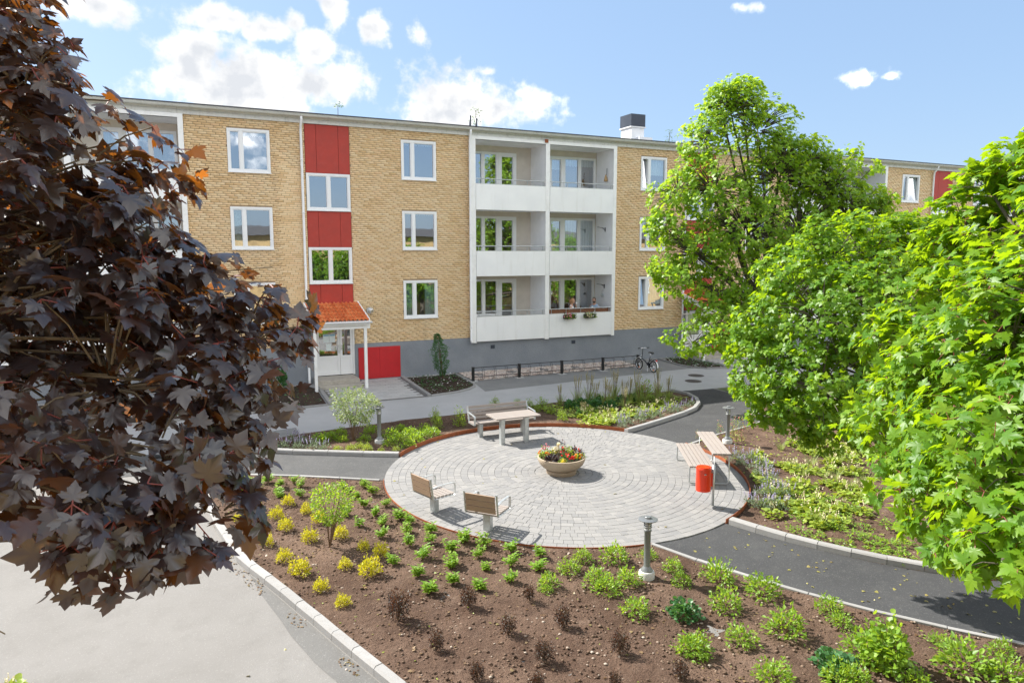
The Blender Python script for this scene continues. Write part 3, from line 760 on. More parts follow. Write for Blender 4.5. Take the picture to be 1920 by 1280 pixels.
        for fl, z in enumerate(BAL_Z):
            for side, (a, c) in enumerate(((L0, L1), (L2, L3))):
                s = MB(); s.box(a + .002, c - .002, -.09, YB, z + .03, z + .19); s.build('balcony_floor', M['loggia_side'], loggia)
                s = MB(); s.box(a + .012, c - .012, -.16, -.12, z, z + 1.03); pn = s.build('balcony_panel', M['panel_white'], loggia)
                s = MB(); zt = z + 1.235
                s.box(a + .012, c - .012, -.165, -.10, z + 1.032, z + 1.045)
                s.tube([(a + .01, -.13, zt), (c - .01, -.13, zt)], .018, 8)
                n = 5
                for t in range(n): xx = a + .12 + (c - a - .24) * t / (n - 1); s.box(xx - .006, xx + .006, -.15, -.11, z + 1.045, zt)
                s.build('railing', M['galv'], loggia)
                # door and window unit at the back
                zd0, zd1 = z + .20, z + 2.52
                if kx >= 0 or side == 1:
                    if side == 0:
                        cu = [(.55, .95, .10, 'curtain')]
                        make_window('balcony_window', 11.25 + o, 12.545 + o, zd0 + .72, zd1, YB, [.45], loggia, cu if fl else None, sill=False, fw=.06)
                        s = MB(); s.box(11.25 + o, 12.545 + o, YB - .02, YB + .05, zd0, zd0 + .72); s.build('spandrel', M['loggia_wall'], loggia)
                        make_window('balcony_door', 12.55 + o, 13.40 + o, zd0, zd1, YB - .005, [], loggia, None, sill=False, fw=.13)
                    else:
                        cu = {2: [(.02, .98, .22, 'curtain')], 1: [(0, 1, 1, 'curtain')], 0: None}[fl]
                        make_window('balcony_door', 15.0 + o, 15.745 + o, zd0, zd1, YB - .005, [], loggia, cu, sill=False, fw=.11)
                        make_window('balcony_window', 15.75 + o, 17.42 + o, zd0 + .72, zd1, YB, [.5], loggia, cu, sill=False, fw=.06)
                        s = MB(); s.box(15.75 + o, 17.42 + o, YB - .02, YB + .05, zd0, zd0 + .72); s.build('spandrel', M['loggia_wall'], loggia)
                # socket of the plinth vents
            if fl == 0:
                for xx in (11.7, 15.6):
                    s = MB(); s.box(xx - .09 + o, xx + .09 + o, -.03, -.012, .93, 1.08); s.build('plinth_vent', M['dark_metal'], bld)
# rust stain bracket and wall hook things
s = MB(); s.box(14.05, 14.20, -.19, -.155, 9.50, 9.64); s.build('rusty_bracket', M['corten'], bld)

# hanging parasol arms and a broom on the loggia side wall
def wall_arm(z, label):
    t = thing('wall_arm', label, 'bracket', (17.47, .45, z), 0, 'folding arms on the balcony side walls')
    b = MB(); b.box(-.03, 0, -.02, .02, -.09, .09); b.build('plate', M['black'], t)
    b = MB(); b.tube([(-.02, 0, .05), (-.18, .0, .08), (-.42, 0, .11)], .013, 6); b.tube([(-.02, 0, -.03), (-.16, 0, .07)], .01, 6); b.build('arm', M['black'], t)
wall_arm(5.97, 'thin black folding arm on the side wall of the middle right balcony')
wall_arm(3.42, 'thin black folding arm above the seated people on the lowest right balcony')
t = thing('broom', 'straw hand broom hanging on the side wall of the top right balcony', 'broom', (17.44, .35, 8.25))
b = MB(); b.tube([(0, 0, .42), (-.01, 0, .12)], .012, 6); b.build('broom_handle', M['black'], t)
b = MB(); b.lathe([(.02, .14), (.035, .08), (.06, 0), (.085, -.12), (.08, -.16)], 10, c=(-.06, 0, 0)); b.build('broom_head', M['straw'], t, smooth=True)
t = thing('hanging_ball', 'small round lantern hanging on the side wall behind the seated man', 'lantern', (17.40, .55, 3.0))
b = MB(); b.lathe([(.01, -.07), (.05, -.05), (.07, 0), (.05, .05), (.01, .07)], 12); b.build('ball', M['galv'], t, smooth=True)
b = MB(); b.tube([(0, 0, .06), (.0, 0, .22), (.065, 0, .23)], .004, 5); b.build('cord', M['black'], t)

# ================================================================== the ground
def struct(name, mb, mat, parent=None, **kw):
    o = mb.build(name, mat, parent, **kw)
    if parent is None: o['kind'] = 'structure'
    return o
b = MB()
xs = [-400, -60, -20, 0, 20, 40, 80, 400]; ys = [-400, -60, -32, -20, -8, 0, 12, 60, 400]
def gzz_(y): return 0.0 if y >= 0 else (.02 * y if y > -32 else -.64)
vs = [(x, y, gzz_(y)) for y in ys for x in xs]; nx = len(xs)
b.add(vs, [(j * nx + i, j * nx + i + 1, (j + 1) * nx + i + 1, (j + 1) * nx + i) for j in range(len(ys) - 1) for i in range(nx - 1)])
struct('ground', b, M['asphalt_old'])

CC = (7.92, -13.02); CR = 4.17
def arc(a0, a1, r=CR, n=24):
    return [(CC[0] + r * cos(radians(a0 + (a1 - a0) * i / n)), CC[1] + r * sin(radians(a0 + (a1 - a0) * i / n))) for i in range(n + 1)]
def ang_of(p): return math.degrees(atan2(p[1] - CC[1], p[0] - CC[0]))
def in_poly(x, y, P):
    c = False; j = len(P) - 1
    for i in range(len(P)):
        if (P[i][1] > y) != (P[j][1] > y) and x < (P[j][0] - P[i][0]) * (y - P[i][1]) / (P[j][1] - P[i][1]) + P[i][0]: c = not c
        j = i
    return c
def sheet(name, poly, lift, mat, cell=1.0, rough=0.0, seed=0, edge=.0, kind='structure'):
    """a polygon laid on the sloping ground, cut into cells so it can be uneven"""
    bm = bmesh.new()
    f = bm.faces.new([bm.verts.new((x, y, 0)) for x, y in poly])
    if f.normal.z < 0: f.normal_flip()
    bmesh.ops.triangulate(bm, faces=bm.faces[:])
    for ax in (0, 1):
        lo = min(p[ax] for p in poly); hi = max(p[ax] for p in poly); v = lo + cell
        while v < hi:
            no = (1, 0, 0) if ax == 0 else (0, 1, 0); co = (v, 0, 0) if ax == 0 else (0, v, 0)
            bmesh.ops.bisect_plane(bm, geom=bm.verts[:] + bm.edges[:] + bm.faces[:], plane_co=co, plane_no=no); v += cell
    bmesh.ops.recalc_face_normals(bm, faces=bm.faces[:])
    if sum(f.normal.z for f in bm.faces) < 0: bmesh.ops.reverse_faces(bm, faces=bm.faces[:])
    for v in bm.verts:
        z = gz(v.co.x, v.co.y) + lift
        if rough and not v.is_boundary:
            p = Vector((v.co.x, v.co.y, seed))
            z += rough * (mnoise.noise(p * 1.3) * 1.0 + mnoise.noise(p * 4.1) * .7 + mnoise.noise(p * 11) * .45) + edge
        v.co.z = z
    me = bpy.data.meshes.new(name); bm.to_mesh(me); bm.free(); me.materials.append(mat)
    if rough: me.polygons.foreach_set('use_smooth', [True] * len(me.polygons))
    o = link(name, me); o['kind'] = kind
    return o
kerbA = [(.10, -11.2), (.30, -13.2), (0.43, -14.0), (0.59, -14.93), (0.75, -15.43), (0.92, -15.9), (1.09, -16.4), (1.25, -16.91), (1.42, -17.42), (1.58, -17.94), (1.75, -18.47), (1.92, -18.98), (2.09, -19.5), (2.27, -20.0), (2.45, -20.5), (2.62, -21.0), (2.8, -21.5)]
kerbB = [(.75, -8.05), (1.44, -8.45), (1.8, -8.72), (2.61, -9.18), (3.44, -9.62), (3.88, -9.87), (4.70, -10.29)]
kerbC = [(-.3, -9.45), (.5, -9.88), (1.37, -10.35), (2.21, -10.8), (3.03, -11.3), (3.84, -11.82)]
kerbD = [(11.30, -10.69), (12.27, -10.35), (13.31, -9.95), (14.4, -9.52), (14.95, -9.22), (15.45, -8.82), (15.80, -8.40), (16.10, -7.85), (16.24, -7.23), (16.2, -6.80), (16.06, -6.52)]
kerbE = [(9.37, -17.0), (9.55, -17.50), (9.77, -18.02), (10.02, -18.50), (10.30, -18.97), (10.6, -19.42), (10.95, -19.85), (11.36, -20.23), (11.85, -20.6), (12.5, -21.0), (13.3, -21.4)]
kerbF = [(7.47, -17.16), (7.58, -17.39), (7.67, -17.7), (7.85, -18.19), (8.09, -18.69), (8.37, -19.24), (8.62, -19.7), (8.93, -20.22), (9.24, -20.68), (9.56, -21.1), (9.9, -21.55), (10.25, -21.95), (10.9, -22.6), (11.6, -23.1)]
kerbG = [(12.02, -12.33), (12.64, -12.12), (13.57, -11.8), (14.23, -11.61), (14.9, -11.47), (15.6, -11.3), (16.2, -10.98), (16.5, -10.65), (16.6, -10.2)]
aB0 = ang_of((4.70, -10.29)); aD = ang_of((11.30, -10.69)); aC = ang_of((3.84, -11.82)); aF = ang_of((7.47, -17.16)); aE = ang_of((9.37, -17.0)); aG = ang_of((12.02, -12.33))
if aC < 0: aC += 360
if aF < 0: aF += 360
bed_main = kerbC[::-1][0:] + kerbA + [(4.5, -23.5), (9, -24.2), (11.6, -23.2)] + kerbF[::-1] + arc(aF, aC, CR + .02)
bed_mid = kerbB + arc(aB0, aD, CR + .02) + kerbD + [(14.34, -6.36), (11.31, -6.46), (10.3, -6.58), (7.26, -6.77), (5.51, -6.86), (3.14, -7.12), (2.56, -7.21), (1.52, -7.6), (.9, -7.85)]
bed_right = arc(aG, aE, CR + .02) + kerbE + [(16, -22), (21, -20), (21, -13), (18.2, -9.5), (17.0, -9.9)] + kerbG[::-1]
sheet('planting_bed', bed_main, .014, M['soil'], .14, .022, 3.1, .006)
sheet('planting_bed', bed_mid, .03, M['soil'], .16, .020, 8.1, .012)
sheet('planting_bed', bed_right, .016, M['soil'], .2, .022, 5.1, .01)
# asphalt
a1 = kerbB[::-1] + [(-2, -7.4), (-3, -9.2)] + kerbC + arc(aC, aB0, CR - .01)
# keep the arc on the left side of the circle
a1 = [(-2.5, -7.2)] + kerbB + arc(aB0, aC, CR - .01) + kerbC[::-1] + [(-2.8, -9.0)]
sheet('path', a1, .008, M['asphalt_stub'], 1.0)
a2 = kerbD[::-1] + arc(aD, aG, CR - .01) + kerbG + [(17.16, -9.7), (17.86, -7.63), (17.81, -6.66)]
sheet('path', a2, .008, M['asphalt_new'], 1.0)
a3 = arc(aE, aF - 360, CR - .01, 10) + kerbF + [(13.2, -24.2), (15, -22.8)] + kerbE[::-1]
sheet('path', a3, .008, M['asphalt_new'], 1.0)
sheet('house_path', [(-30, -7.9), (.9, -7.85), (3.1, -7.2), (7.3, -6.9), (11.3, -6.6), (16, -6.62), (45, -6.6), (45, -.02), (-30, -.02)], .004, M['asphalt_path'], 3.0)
sheet('bike_parking_strip', [(9.75, -3.85), (12.5, -3.6), (15.2, -3.3), (18.05, -2.97), (20.0, -2.9), (19.9, -2.0), (20.2, -.3), (10.0, -.2), (9.95, -2.4)], .008, M['asphalt_mid'], 1.0)
sheet('asphalt_patch', [(-1.0, -6.95), (1.4, -6.61), (2.76, -6.34), (2.75, -7.05), (1.54, -7.55), (-.9, -8.1)], .008, M['asphalt_mid'], 1.0)
sheet('asphalt_patch', [(p[0] - .015, p[1] - .01) for p in kerbA[4:]] + [(2.35, -21.5), (1.72, -19.6), (1.30, -18.4), (1.10, -17.6), (1.02, -17.1), (.86, -16.3)], .004, M['asphalt_wedge'], 1.0)
lawn = [(17.95, -6.72), (40, -6.4), (60, -30), (30, -34), (16.2, -22.2), (21.05, -20), (21.05, -13), (18.3, -9.4), (17.95, -7.7)]
M['lawn'] = simple('lawn_soil', (.10, .13, .045), .95, .35, 4, .8, 40)
sheet('lawn', lawn, .01, M['lawn'], 2.0)

# round paving: concentric rings of blocks on a sand bed
prng = random.Random(4)
sheet('paving_sand', arc(0, 357, CR, 90), .012, M['paver_joint'], 5)
paving = bpy.data.objects.get('paving_sand'); paving.name = 'round_paving'
pieces = []
rad = CR - .01; pitch = .158
ring = 0
while rad > .30:
    r1, r0 = rad, rad - pitch
    big = ring in (0,)
    L = .21 if ring % 2 == 0 else .16
    if big: L = .24
    n = max(5, round(2 * pi * (r0 + r1) / 2 / L)); ph = prng.random()
    cuts = [0.0]
    for i in range(n): cuts.append(cuts[-1] + (1 if prng.random() < .6 else .72))
    tot = cuts[-1]
    for i in range(n):
        t0 = 2 * pi * (cuts[i] / tot) + ph; t1 = 2 * pi * (cuts[i + 1] / tot) + ph
        pieces.append((r0 + .002, r1 - .002, t0 + .0025 / r1, t1 - .0025 / r1))
    rad -= pitch; ring += 1
n = 6
for i in range(n): pieces.append((.05, rad - .004, 2 * pi * i / n + .02, 2 * pi * (i + 1) / n - .02))
def paver_geo(p):
    r0, r1, t0, t1 = p; s = 1 if (t1 - t0) * r1 < .3 else 3; bev = .007
    z = .016 + prng.uniform(-.0025, .0025); tx, ty = prng.uniform(-.004, .004), prng.uniform(-.004, .004)
    ru = [(r0, t0), (r1, t0), (r1, t1), (r0, t1)]
    b_ = .0035
    ri = [(r0 + b_, t0 + b_ / max(r0, .1)), (r1 - b_, t0 + b_ / r1), (r1 - b_, t1 - b_ / r1), (r0 + b_, t1 - b_ / max(r0, .1))]
    pt = lambda r, t, h: (CC[0] + r * cos(t), CC[1] + r * sin(t), gz(0, CC[1] + r * sin(t)) + h)
    vs = [pt(r, t, .004) for r, t in ru] + [pt(r, t, z + .012 - .003) for r, t in ru] + [pt(r, t, z + .012) for r, t in ri]
    return vs, [(8, 9, 10, 11), (0, 1, 5, 4), (1, 2, 6, 5), (2, 3, 7, 6), (3, 0, 4, 7), (4, 5, 9, 8), (5, 6, 10, 9), (6, 7, 11, 10), (7, 4, 8, 11)]
def pdist(p):
    r = (p[0] + p[1]) / 2; t = (p[2] + p[3]) / 2
    return (Vector((CC[0] + r * cos(t), CC[1] + r * sin(t), 0)) - CAM).length / math.sqrt((p[1] - p[0]) * (p[3] - p[2]) * r)
pieces.sort(key=pdist)
for p in pieces[:300]:
    vs, fs = paver_geo(p); q = MB(); c = Vector(vs[8]); q.add([Vector(v) - c for v in vs], fs)
    q.build('paver', M['paver'], paving, c)
q = MB()
for p in pieces[300:]: q.add(*paver_geo(p))
tag(q.build('pavers', M['paver'], paving), kind='stuff')

# rusty steel edging round the paving
def edging(a0, a1, h0, h1, label):
    b = MB(); n = max(6, int(abs(a1 - a0) / 2.5)); vs = []
    for i in range(n + 1):
        t = radians(a0 + (a1 - a0) * i / n)
        for r in (CR + .002, CR + .012):
            x, y = CC[0] + r * cos(t), CC[1] + r * sin(t)
            vs += [(x, y, gz(x, y) + h0), (x, y, gz(x, y) + h1)]
    fs = []
    for i in range(n):
        o = i * 4; fs += [(o, o + 4, o + 5, o + 1), (o + 3, o + 7, o + 6, o + 2), (o + 1, o + 5, o + 7, o + 3)]
    fs += [(0, 1, 3, 2), (n * 4, n * 4 + 2, n * 4 + 3, n * 4 + 1)]
    b.add(vs, fs); tag(b.build('steel_edging', M['corten'], None), label, 'edging')
edging(aD, aB0, -.02, .13, 'tall rusty steel edging between the paving and the bed behind the bench')
edging(aC, aF, -.02, .042, 'low rusty steel edging along the bed of yellow shrubs')
edging(aE, aG, -.02, .10, 'rusty steel edging behind the flat bench and red bin')

# kerbs: every stone its own piece
def kerb_run(name, label, pts, w, h, L, side, base=0.0, drop=.0, ch=.015):
    """stones along a polyline; side=+1: the kerb lies left of the line"""
    pts = [Vector((x, y, 0)) for x, y in pts]
    seg = [0.0]
    for a, c in zip(pts, pts[1:]): seg.append(seg[-1] + (c - a).length)
    tot = seg[-1]; n = max(1, round(tot / L)); L = tot / n
    def at(s):
        s = min(max(s, 0), tot)
        for i in range(len(pts) - 1):
            if s <= seg[i + 1] + 1e-9:
                f = (s - seg[i]) / (seg[i + 1] - seg[i]); return pts[i].lerp(pts[i + 1], f)
        return pts[-1]
    root = thing(name, label, 'kerb', (pts[0].x, pts[0].y, gz(0, pts[0].y)))
    for i in range(n):
        a, c = at(i * L + .004), at((i + 1) * L - .004); d = (c - a); ln = d.length; d.normalize()
        nrm = Vector((-d.y, d.x, 0)) * side
        m = MB(); hh = h + random.uniform(-.004, .004)
        za, zc = gz(0, a.y), gz(0, c.y)
        def P(s, t, z): q = a + d * s + nrm * t; return (q.x - root.location.x, q.y - root.location.y, gz(0, q.y) + z - root.location.z)
        e = .004
        vs = [P(0, 0, -.06), P(ln, 0, -.06), P(ln, w, -.06), P(0, w, -.06), P(0, 0, hh - ch), P(ln, 0, hh - ch), P(ln, w, hh - .006), P(0, w, hh - .006), P(e, ch, hh), P(ln - e, ch, hh), P(ln - e, w - .006, hh), P(e, w - .006, hh)]
        fs = [(8, 9, 10, 11), (0, 1, 5, 4), (1, 2, 6, 5), (2, 3, 7, 6), (3, 0, 4, 7), (4, 5, 9, 8), (5, 6, 10, 9), (6, 7, 11, 10), (7, 4, 8, 11)]
        if side < 0: fs = [f[::-1] for f in fs]
        m.add(vs, fs); m.build('kerb_stone', M['kerb'], root)
    return root
kerb_run('kerb', 'raised pale concrete kerb along the big pale asphalt yard', kerbA, .13, .13, .53, 1, ch=.03)
kerb_run('kerb', 'raised pale concrete kerb below the violet flowers and path lamp', kerbB, .13, .12, .95, 1, ch=.02)
kerb_run('kerb', 'flush pale concrete edging between worn asphalt and yellow shrub bed', kerbC, .08, .045, .95, -1, ch=.008)
kerb_run('kerb', 'curved raised concrete kerb round the end of the grass and catmint bed', kerbD, .13, .12, .8, 1, ch=.02)
kerb_run('kerb', 'raised concrete kerb between dark path and the bed under the maples', kerbE, .14, .13, .54, 1, ch=.025)
kerb_run('kerb', 'flush narrow concrete edging between dark path and the shrub bed', kerbF, .075, .05, .95, -1, ch=.008)
kerb_run('kerb', 'flush concrete edging beside the rose bushes and path lamp', kerbG, .07, .045, .9, -1, ch=.008)
# beds against the house
f0 = [(4.22, -1.15), (4.10, -3.86), (3.56, -3.9), (1.95, -4.1), (-2, -4.25), (-6, -4.3), (-6, -.45), (4.0, -.45)]
f1 = [(7.76, -.42), (7.68, -3.84), (8.7, -3.62), (9.42, -3.24), (9.72, -2.86), (9.84, -2.39), (9.88, -.42)]
f2 = [(20.25, -.5), (19.98, -1.2), (19.95, -2.5), (20.22, -3.02), (20.7, -3.22), (21.45, -3.36), (21.45, -.5)]
for p in (f0, f1, f2): sheet('house_bed', p, .02, M['soil_dark'], .2, .015, 2.2, .02)
kerb_run('kerb', 'pale concrete kerb between entrance slabs and the bed with the columnar shrub', [(7.62, -.25), (7.55, -3.92)], .13, .10, 1.2, 1)
kerb_run('kerb', 'low weathered kerb round the front of the columnar shrub bed', [(7.69, -3.92), (8.73, -3.70), (9.48, -3.30), (9.79, -2.88), (9.92, -2.39)], .07, .07, .6, 1, ch=.008)
kerb_run('kerb', 'pale kerb between the columnar shrub bed and the cobbles', [(9.90, -2.30), (9.94, -.1)], .10, .07, 1.1, 1)
kerb_run('kerb', 'pale concrete strip along the wall behind the columnar shrub', [(7.80, -.22), (9.82, -.22)], .20, .05, 1.0, -1)
kerb_run('kerb', 'pale concrete kerb beside the entrance steps under the dark maple', [(4.26, -1.15), (4.14, -3.88)], .13, .08, 1.2, 1)
kerb_run('kerb', 'low weathered kerb along the front of the house bed under the dark maple', [(4.12, -3.92), (3.56, -3.96), (1.95, -4.16), (-2, -4.3), (-6, -4.35)], .07, .07, .8, -1, ch=.008)
kerb_run('kerb', 'pale concrete strip along the wall under the dark maple', [(-6, -.22), (4.0, -.22)], .20, .05, 1.0, -1)
kerb_run('kerb', 'low weathered kerb round the bed near the parked bicycle', [(20.0, -.35), (19.92, -1.2), (19.88, -2.52), (20.16, -3.1), (20.7, -3.3), (21.6, -3.46)], .07, .07, .6, -1, ch=.008)
kerb_run('kerb', 'pale kerb between the bicycle bed and the far entrance', [(21.58, -3.46), (21.58, -.3)], .10, .07, 1.1, 1)
kerb_run('kerb', 'pale concrete strip along the wall beside the bicycle', [(18.1, -.22), (21.4, -.22)], .20, .05, 1.0, -1)
# cobbles below the balconies
sheet('cobble_bed', [(10.04, -.02), (18.0, -.02), (18.0, -1.62), (10.04, -1.86)], .012, M['paver_joint'], 2)
crng = random.Random(6)
q = MB(); y = -.08; row = 0
tops = []
while y > -1.8:
    x = 10.06 + crng.random() * .1
    while x < 17.95:
        L = crng.uniform(.10, .22); d = crng.uniform(.10, .14)
        if y - d > -1.86 + (x - 10.04) / 8 * .24 and not any(hypot(x + L / 2 - hx, y - d / 2 + .75) < .24 for hx in (10.7, 12.25, 13.75, 15.25, 16.75)):
            z = gz(0, y); h = crng.uniform(.025, .05); j = lambda: crng.uniform(-.018, .018)
            vs = [(x, y - d, z), (x + L, y - d, z), (x + L, y, z), (x, y, z)]
            vs += [(x + .02 + j(), y - d + .02 + j(), z + h), (x + L - .02 + j(), y - d + .02 + j(), z + h), (x + L - .02 + j(), y - .02 + j(), z + h), (x + .02 + j(), y - .02 + j(), z + h)]
            q.add(vs, [(4, 5, 6, 7), (0, 1, 5, 4), (1, 2, 6, 5), (2, 3, 7, 6), (3, 0, 4, 7)])
        x += L + .012
    y -= .135
tag(q.build('cobbles', M['cobble'], bpy.data.objects['cobble_bed']), kind='stuff')
# entrance slabs
for o in (0, PER):
    sp = [(4.36 + o, -1.17), (4.29 + o, -3.72), (5.49 + o, -3.92), (7.55 + o, -3.9), (7.6 + o, -.06), (5.9 + o, -.06), (5.9 + o, -1.2)]
    sl = sheet('entrance_paving', sp, .010, M['paver_joint'], 3)
    shp = [MB() for _ in range(4)]
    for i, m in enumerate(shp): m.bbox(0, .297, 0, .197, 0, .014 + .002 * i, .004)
    shp = [m.mesh('paving_slab', False, [M['paver_shade_lift']]) for m in shp]
    r_ = 0; yy = -3.95
    while yy < -.2:
        x = 4.3 + o - (.15 if r_ % 2 else 0)
        while x < 7.55 + o:
            if all(in_poly(px, py, sp) for px, py in ((x + .02, yy + .02), (x + .28, yy + .02), (x + .28, yy + .18), (x + .02, yy + .18))):
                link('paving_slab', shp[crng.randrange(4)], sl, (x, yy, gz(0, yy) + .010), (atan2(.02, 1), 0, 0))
            x += .30
        yy += .20; r_ += 1
# manhole covers
for (x, y, r, lab) in ((18.97, -4.28, .33, 'round iron manhole cover in the path, closer to the bicycle bed'), (18.09, -5.19, .33, 'round iron manhole cover in the path, closer to the catmint bed'), (2.04, -6.88, .2, 'small iron cover in the darker asphalt patch beside violet flowers')):
    t = thing('manhole_cover', lab, 'manhole', (x, y, gz(x, y)))
    t.rotation_euler = (atan2(.02, 1), 0, 0)
    b = MB(); b.lathe([(r, -.02), (r, .008), (r - .02, .010), (r - .03, .006)], 28); b.build('rim', M['manhole'], t)
    b = MB(); b.lathe([(r - .035, -.02), (r - .035, .0085)], 28)
    for i in range(-5, 6):
        for j in range(-5, 6):
            if hypot(i, j) < 5.2: s = (r - .05) / 5.2; b.box(i * s - s * .3, i * s + s * .3, j * s - s * .3, j * s + s * .3, .0085, .012)
    b.build('lid', M['manhole'], t)
# crumbs of soil and small stones lying on the beds
crng = random.Random(9)
def scatter_clods(name, poly, n, smin, smax, lift, mat, label='loose crumbs of soil'):
    vs = []; fs = []
    x0, x1 = min(p[0] for p in poly), max(p[0] for p in poly); y0, y1 = min(p[1] for p in poly), max(p[1] for p in poly)
    ico = [(0, 0, 1), (.89, 0, .45), (.28, .85, .45), (-.72, .53, .45), (-.72, -.53, .45), (.28, -.85, .45), (0, 0, -.4)]
    icf = [(0, 1, 2), (0, 2, 3), (0, 3, 4), (0, 4, 5), (0, 5, 1), (1, 6, 2), (2, 6, 3), (3, 6, 4), (4, 6, 5), (5, 6, 1)]
    while n:
        x, y = crng.uniform(x0, x1), crng.uniform(y0, y1)
        if not in_poly(x, y, poly): continue
        n -= 1; s = smin + (smax - smin) * crng.random() ** 3; k = len(vs)
        vs += [(x + a * s * crng.uniform(.7, 1.3), y + c * s * crng.uniform(.7, 1.3), gz(x, y) + lift + e * s * .7) for a, c, e in ico]
        fs += [i + k for f in icf for i in f]
    tag(link(name, npmesh(name, np.array(vs), fs, 3, [mat])), label, 'soil', None, 'stuff')
M['clod_mix'] = None
k = NM('soil_clods'); r = k.rand()
k.bsdf(k.ramp(r, [(0, (.05, .031, .021)), (.6, (.15, .10, .07)), (.9, (.21, .15, .11)), (1, (.42, .36, .30))]), .97, 0, None, .2); M['clod_mix'] = k.m
scatter_clods('soil_crumbs', bed_main, 14000, .007, .035, .020, M['clod_mix'], 'loose crumbs of soil and stones between the golden shrubs')
scatter_clods('soil_crumbs', bed_mid, 4000, .008, .03, .042, M['clod_mix'], 'loose crumbs of soil in the bed behind the bench')
scatter_clods('soil_crumbs', bed_right, 4000, .008, .03, .026, M['clod_mix'], 'loose crumbs of soil in the bed under the maples')

# ================================================================== furniture and small things
def frame_at(x, y): return (x, y, gz(x, y) + .027)
def slat(mb_name, parent, p0, p1, w, t, up=(0, 0, 1), mat='wood'):
    """one board from p0 to p1, w wide, t thick, its face turned to `up`"""
    p0, p1, up = Vector(p0), Vector(p1), Vector(up).normalized()
    d = (p1 - p0); L = d.length; d.normalize(); s = up.cross(d).normalized(); u = d.cross(s)
    Mx = Matrix((d, s, u)).transposed().to_4x4(); Mx.translation = p0
    b = MB(); b.bbox(0, L, -w / 2, w / 2, -t, 0, .004)
    o = b.build(mb_name, M[mat], parent); o.matrix_local = Mx
    return o
# --- swivel chairs on one post
def swivel_chair(x, y, rz, label):
    t = thing('swivel_chair', label, 'chair', frame_at(x, y), rz, 'one-post chairs on the paving')
    W, D, H = .64, .50, .42
    b = MB(); b.box(-.055, .055, -.075, .075, -.02, .36); b.build('post', M['galv'], t)
    b = MB(); b.box(-.20, .22, -.26, -.22, .36, .385); b.box(-.20, .22, .22, .26, .36, .385); b.box(-.05, .05, -.22, .22, .355, .380); b.build('seat_bracket', M['galv'], t)
    for i in range(6):
        xx = -.22 + i * .092
        slat('seat_slat', t, (xx, -W / 2, H - .002 * abs(i - 2)), (xx, W / 2, H - .002 * abs(i - 2)), .072, .032)
    for i in range(3):
        z = .50 + i * .118; xx = -.27 - (z - .42) * .14
        slat('back_slat', t, (xx, -W / 2 + .02, z), (xx, W / 2 - .02, z), .108, .028, (.99, 0, .14), 'wood_brown')
    for s in (-1, 1):
        b = MB(); yy = s * (W / 2 + .012)
        b.tube([(-.245, yy, .385), (-.265, yy, .42), (-.318, yy, .80)], .019, 6); b.box(-.335, -.300, yy - .02, yy + .02, .80, .815); b.build('back_upright', M['galv'], t)
        b = MB(); pts = [(-.295, yy, .615), (-.12, yy, .640), (.20, yy, .640), (.255, yy, .615), (.268, yy, .56), (.255, yy, .40), (.235, yy, .385), (-.24, yy, .385)]
        for a, c in zip(pts, pts[1:]):
            a, c = Vector(a), Vector(c); d = (c - a).normalized(); n = Vector((-d.z, 0, d.x)) * .005; wv = Vector((0, .024, 0))
            b.add([a - n - wv, c - n - wv, c - n + wv, a - n + wv, a + n - wv, c + n - wv, c + n + wv, a + n + wv], [(0, 1, 2, 3), (7, 6, 5, 4), (0, 4, 5, 1), (1, 5, 6, 2), (2, 6, 7, 3), (3, 7, 4, 0)])
        b.build('armrest', M['galv'], t)
    return t
swivel_chair(4.35, -14.13, radians(17), 'slatted one-post armchair closest to the worn asphalt stub path')
swivel_chair(4.98, -15.40, radians(41), 'slatted one-post armchair turned further, beside the bed of small green plants')
# --- bench with a table built on
t = thing('bench_with_table', 'slatted park bench with armrests and an attached table, backing onto the bed', 'bench', frame_at(8.0, -9.5))
W = .94
for i in range(4): yy = -.0 + i * .095; slat('seat_slat', t, (-W, yy + .06, .405), (W, yy + .06, .405), .082, .035)
for i in range(4):
    z = .475 + i * .095; yy = .44 + (z - .4) * .25
    slat('back_slat', t, (-W, yy, z), (W, yy, z), .078, .03, (0, -.97, .24))
for s in (-1, 1):
    b = MB(); x = s * (W - .02); pts = [(x, .50, .64), (x, .02, .60), (x, -.01, .57), (x, -.01, .36), (x, .42, .36)]
    for a, c in zip(pts, pts[1:]):
        a, c = Vector(a), Vector(c); d = (c - a).normalized(); n = Vector((0, -d.z, d.y)) * .006; wv = Vector((.027, 0, 0))
        b.add([a - n - wv, c - n - wv, c - n + wv, a - n + wv, a + n - wv, c + n - wv, c + n + wv, a + n + wv], [(0, 1, 2, 3), (7, 6, 5, 4), (0, 4, 5, 1), (1, 5, 6, 2), (2, 6, 7, 3), (3, 7, 4, 0)])
    b.build('armrest', M['galv'], t)
    b = MB(); b.tube([(x, .41, .34), (x, .44, .42), (x, .545, .80)], .02, 6); b.build('back_upright', M['galv'], t)
for x in (-.72, .60):
    b = MB(); b.box(x - .055, x - .045, .02, .16, -.03, .36); b.box(x + .045, x + .055, .02, .16, -.03, .36); b.box(x - .045, x + .045, .03, .04, -.03, .36); b.box(x - .05, x + .05, .0, .42, .345, .368); b.build('bench_leg', M['galv'], t)
for i in range(6): yy = -.90 + i * .124; slat('table_slat', t, (-.66, yy + .055, .70), (.66, yy + .055, .70), .112, .038)
for x in (-.46, .25):
    b = MB(); b.box(x - .055, x - .045, -.88, -.74, -.035, .655); b.box(x + .045, x + .055, -.88, -.74, -.035, .655); b.box(x - .045, x + .045, -.87, -.86, -.035, .655); b.box(x - .06, x + .06, -.90, -.20, .635, .660); b.build('table_leg', M['galv'], t)
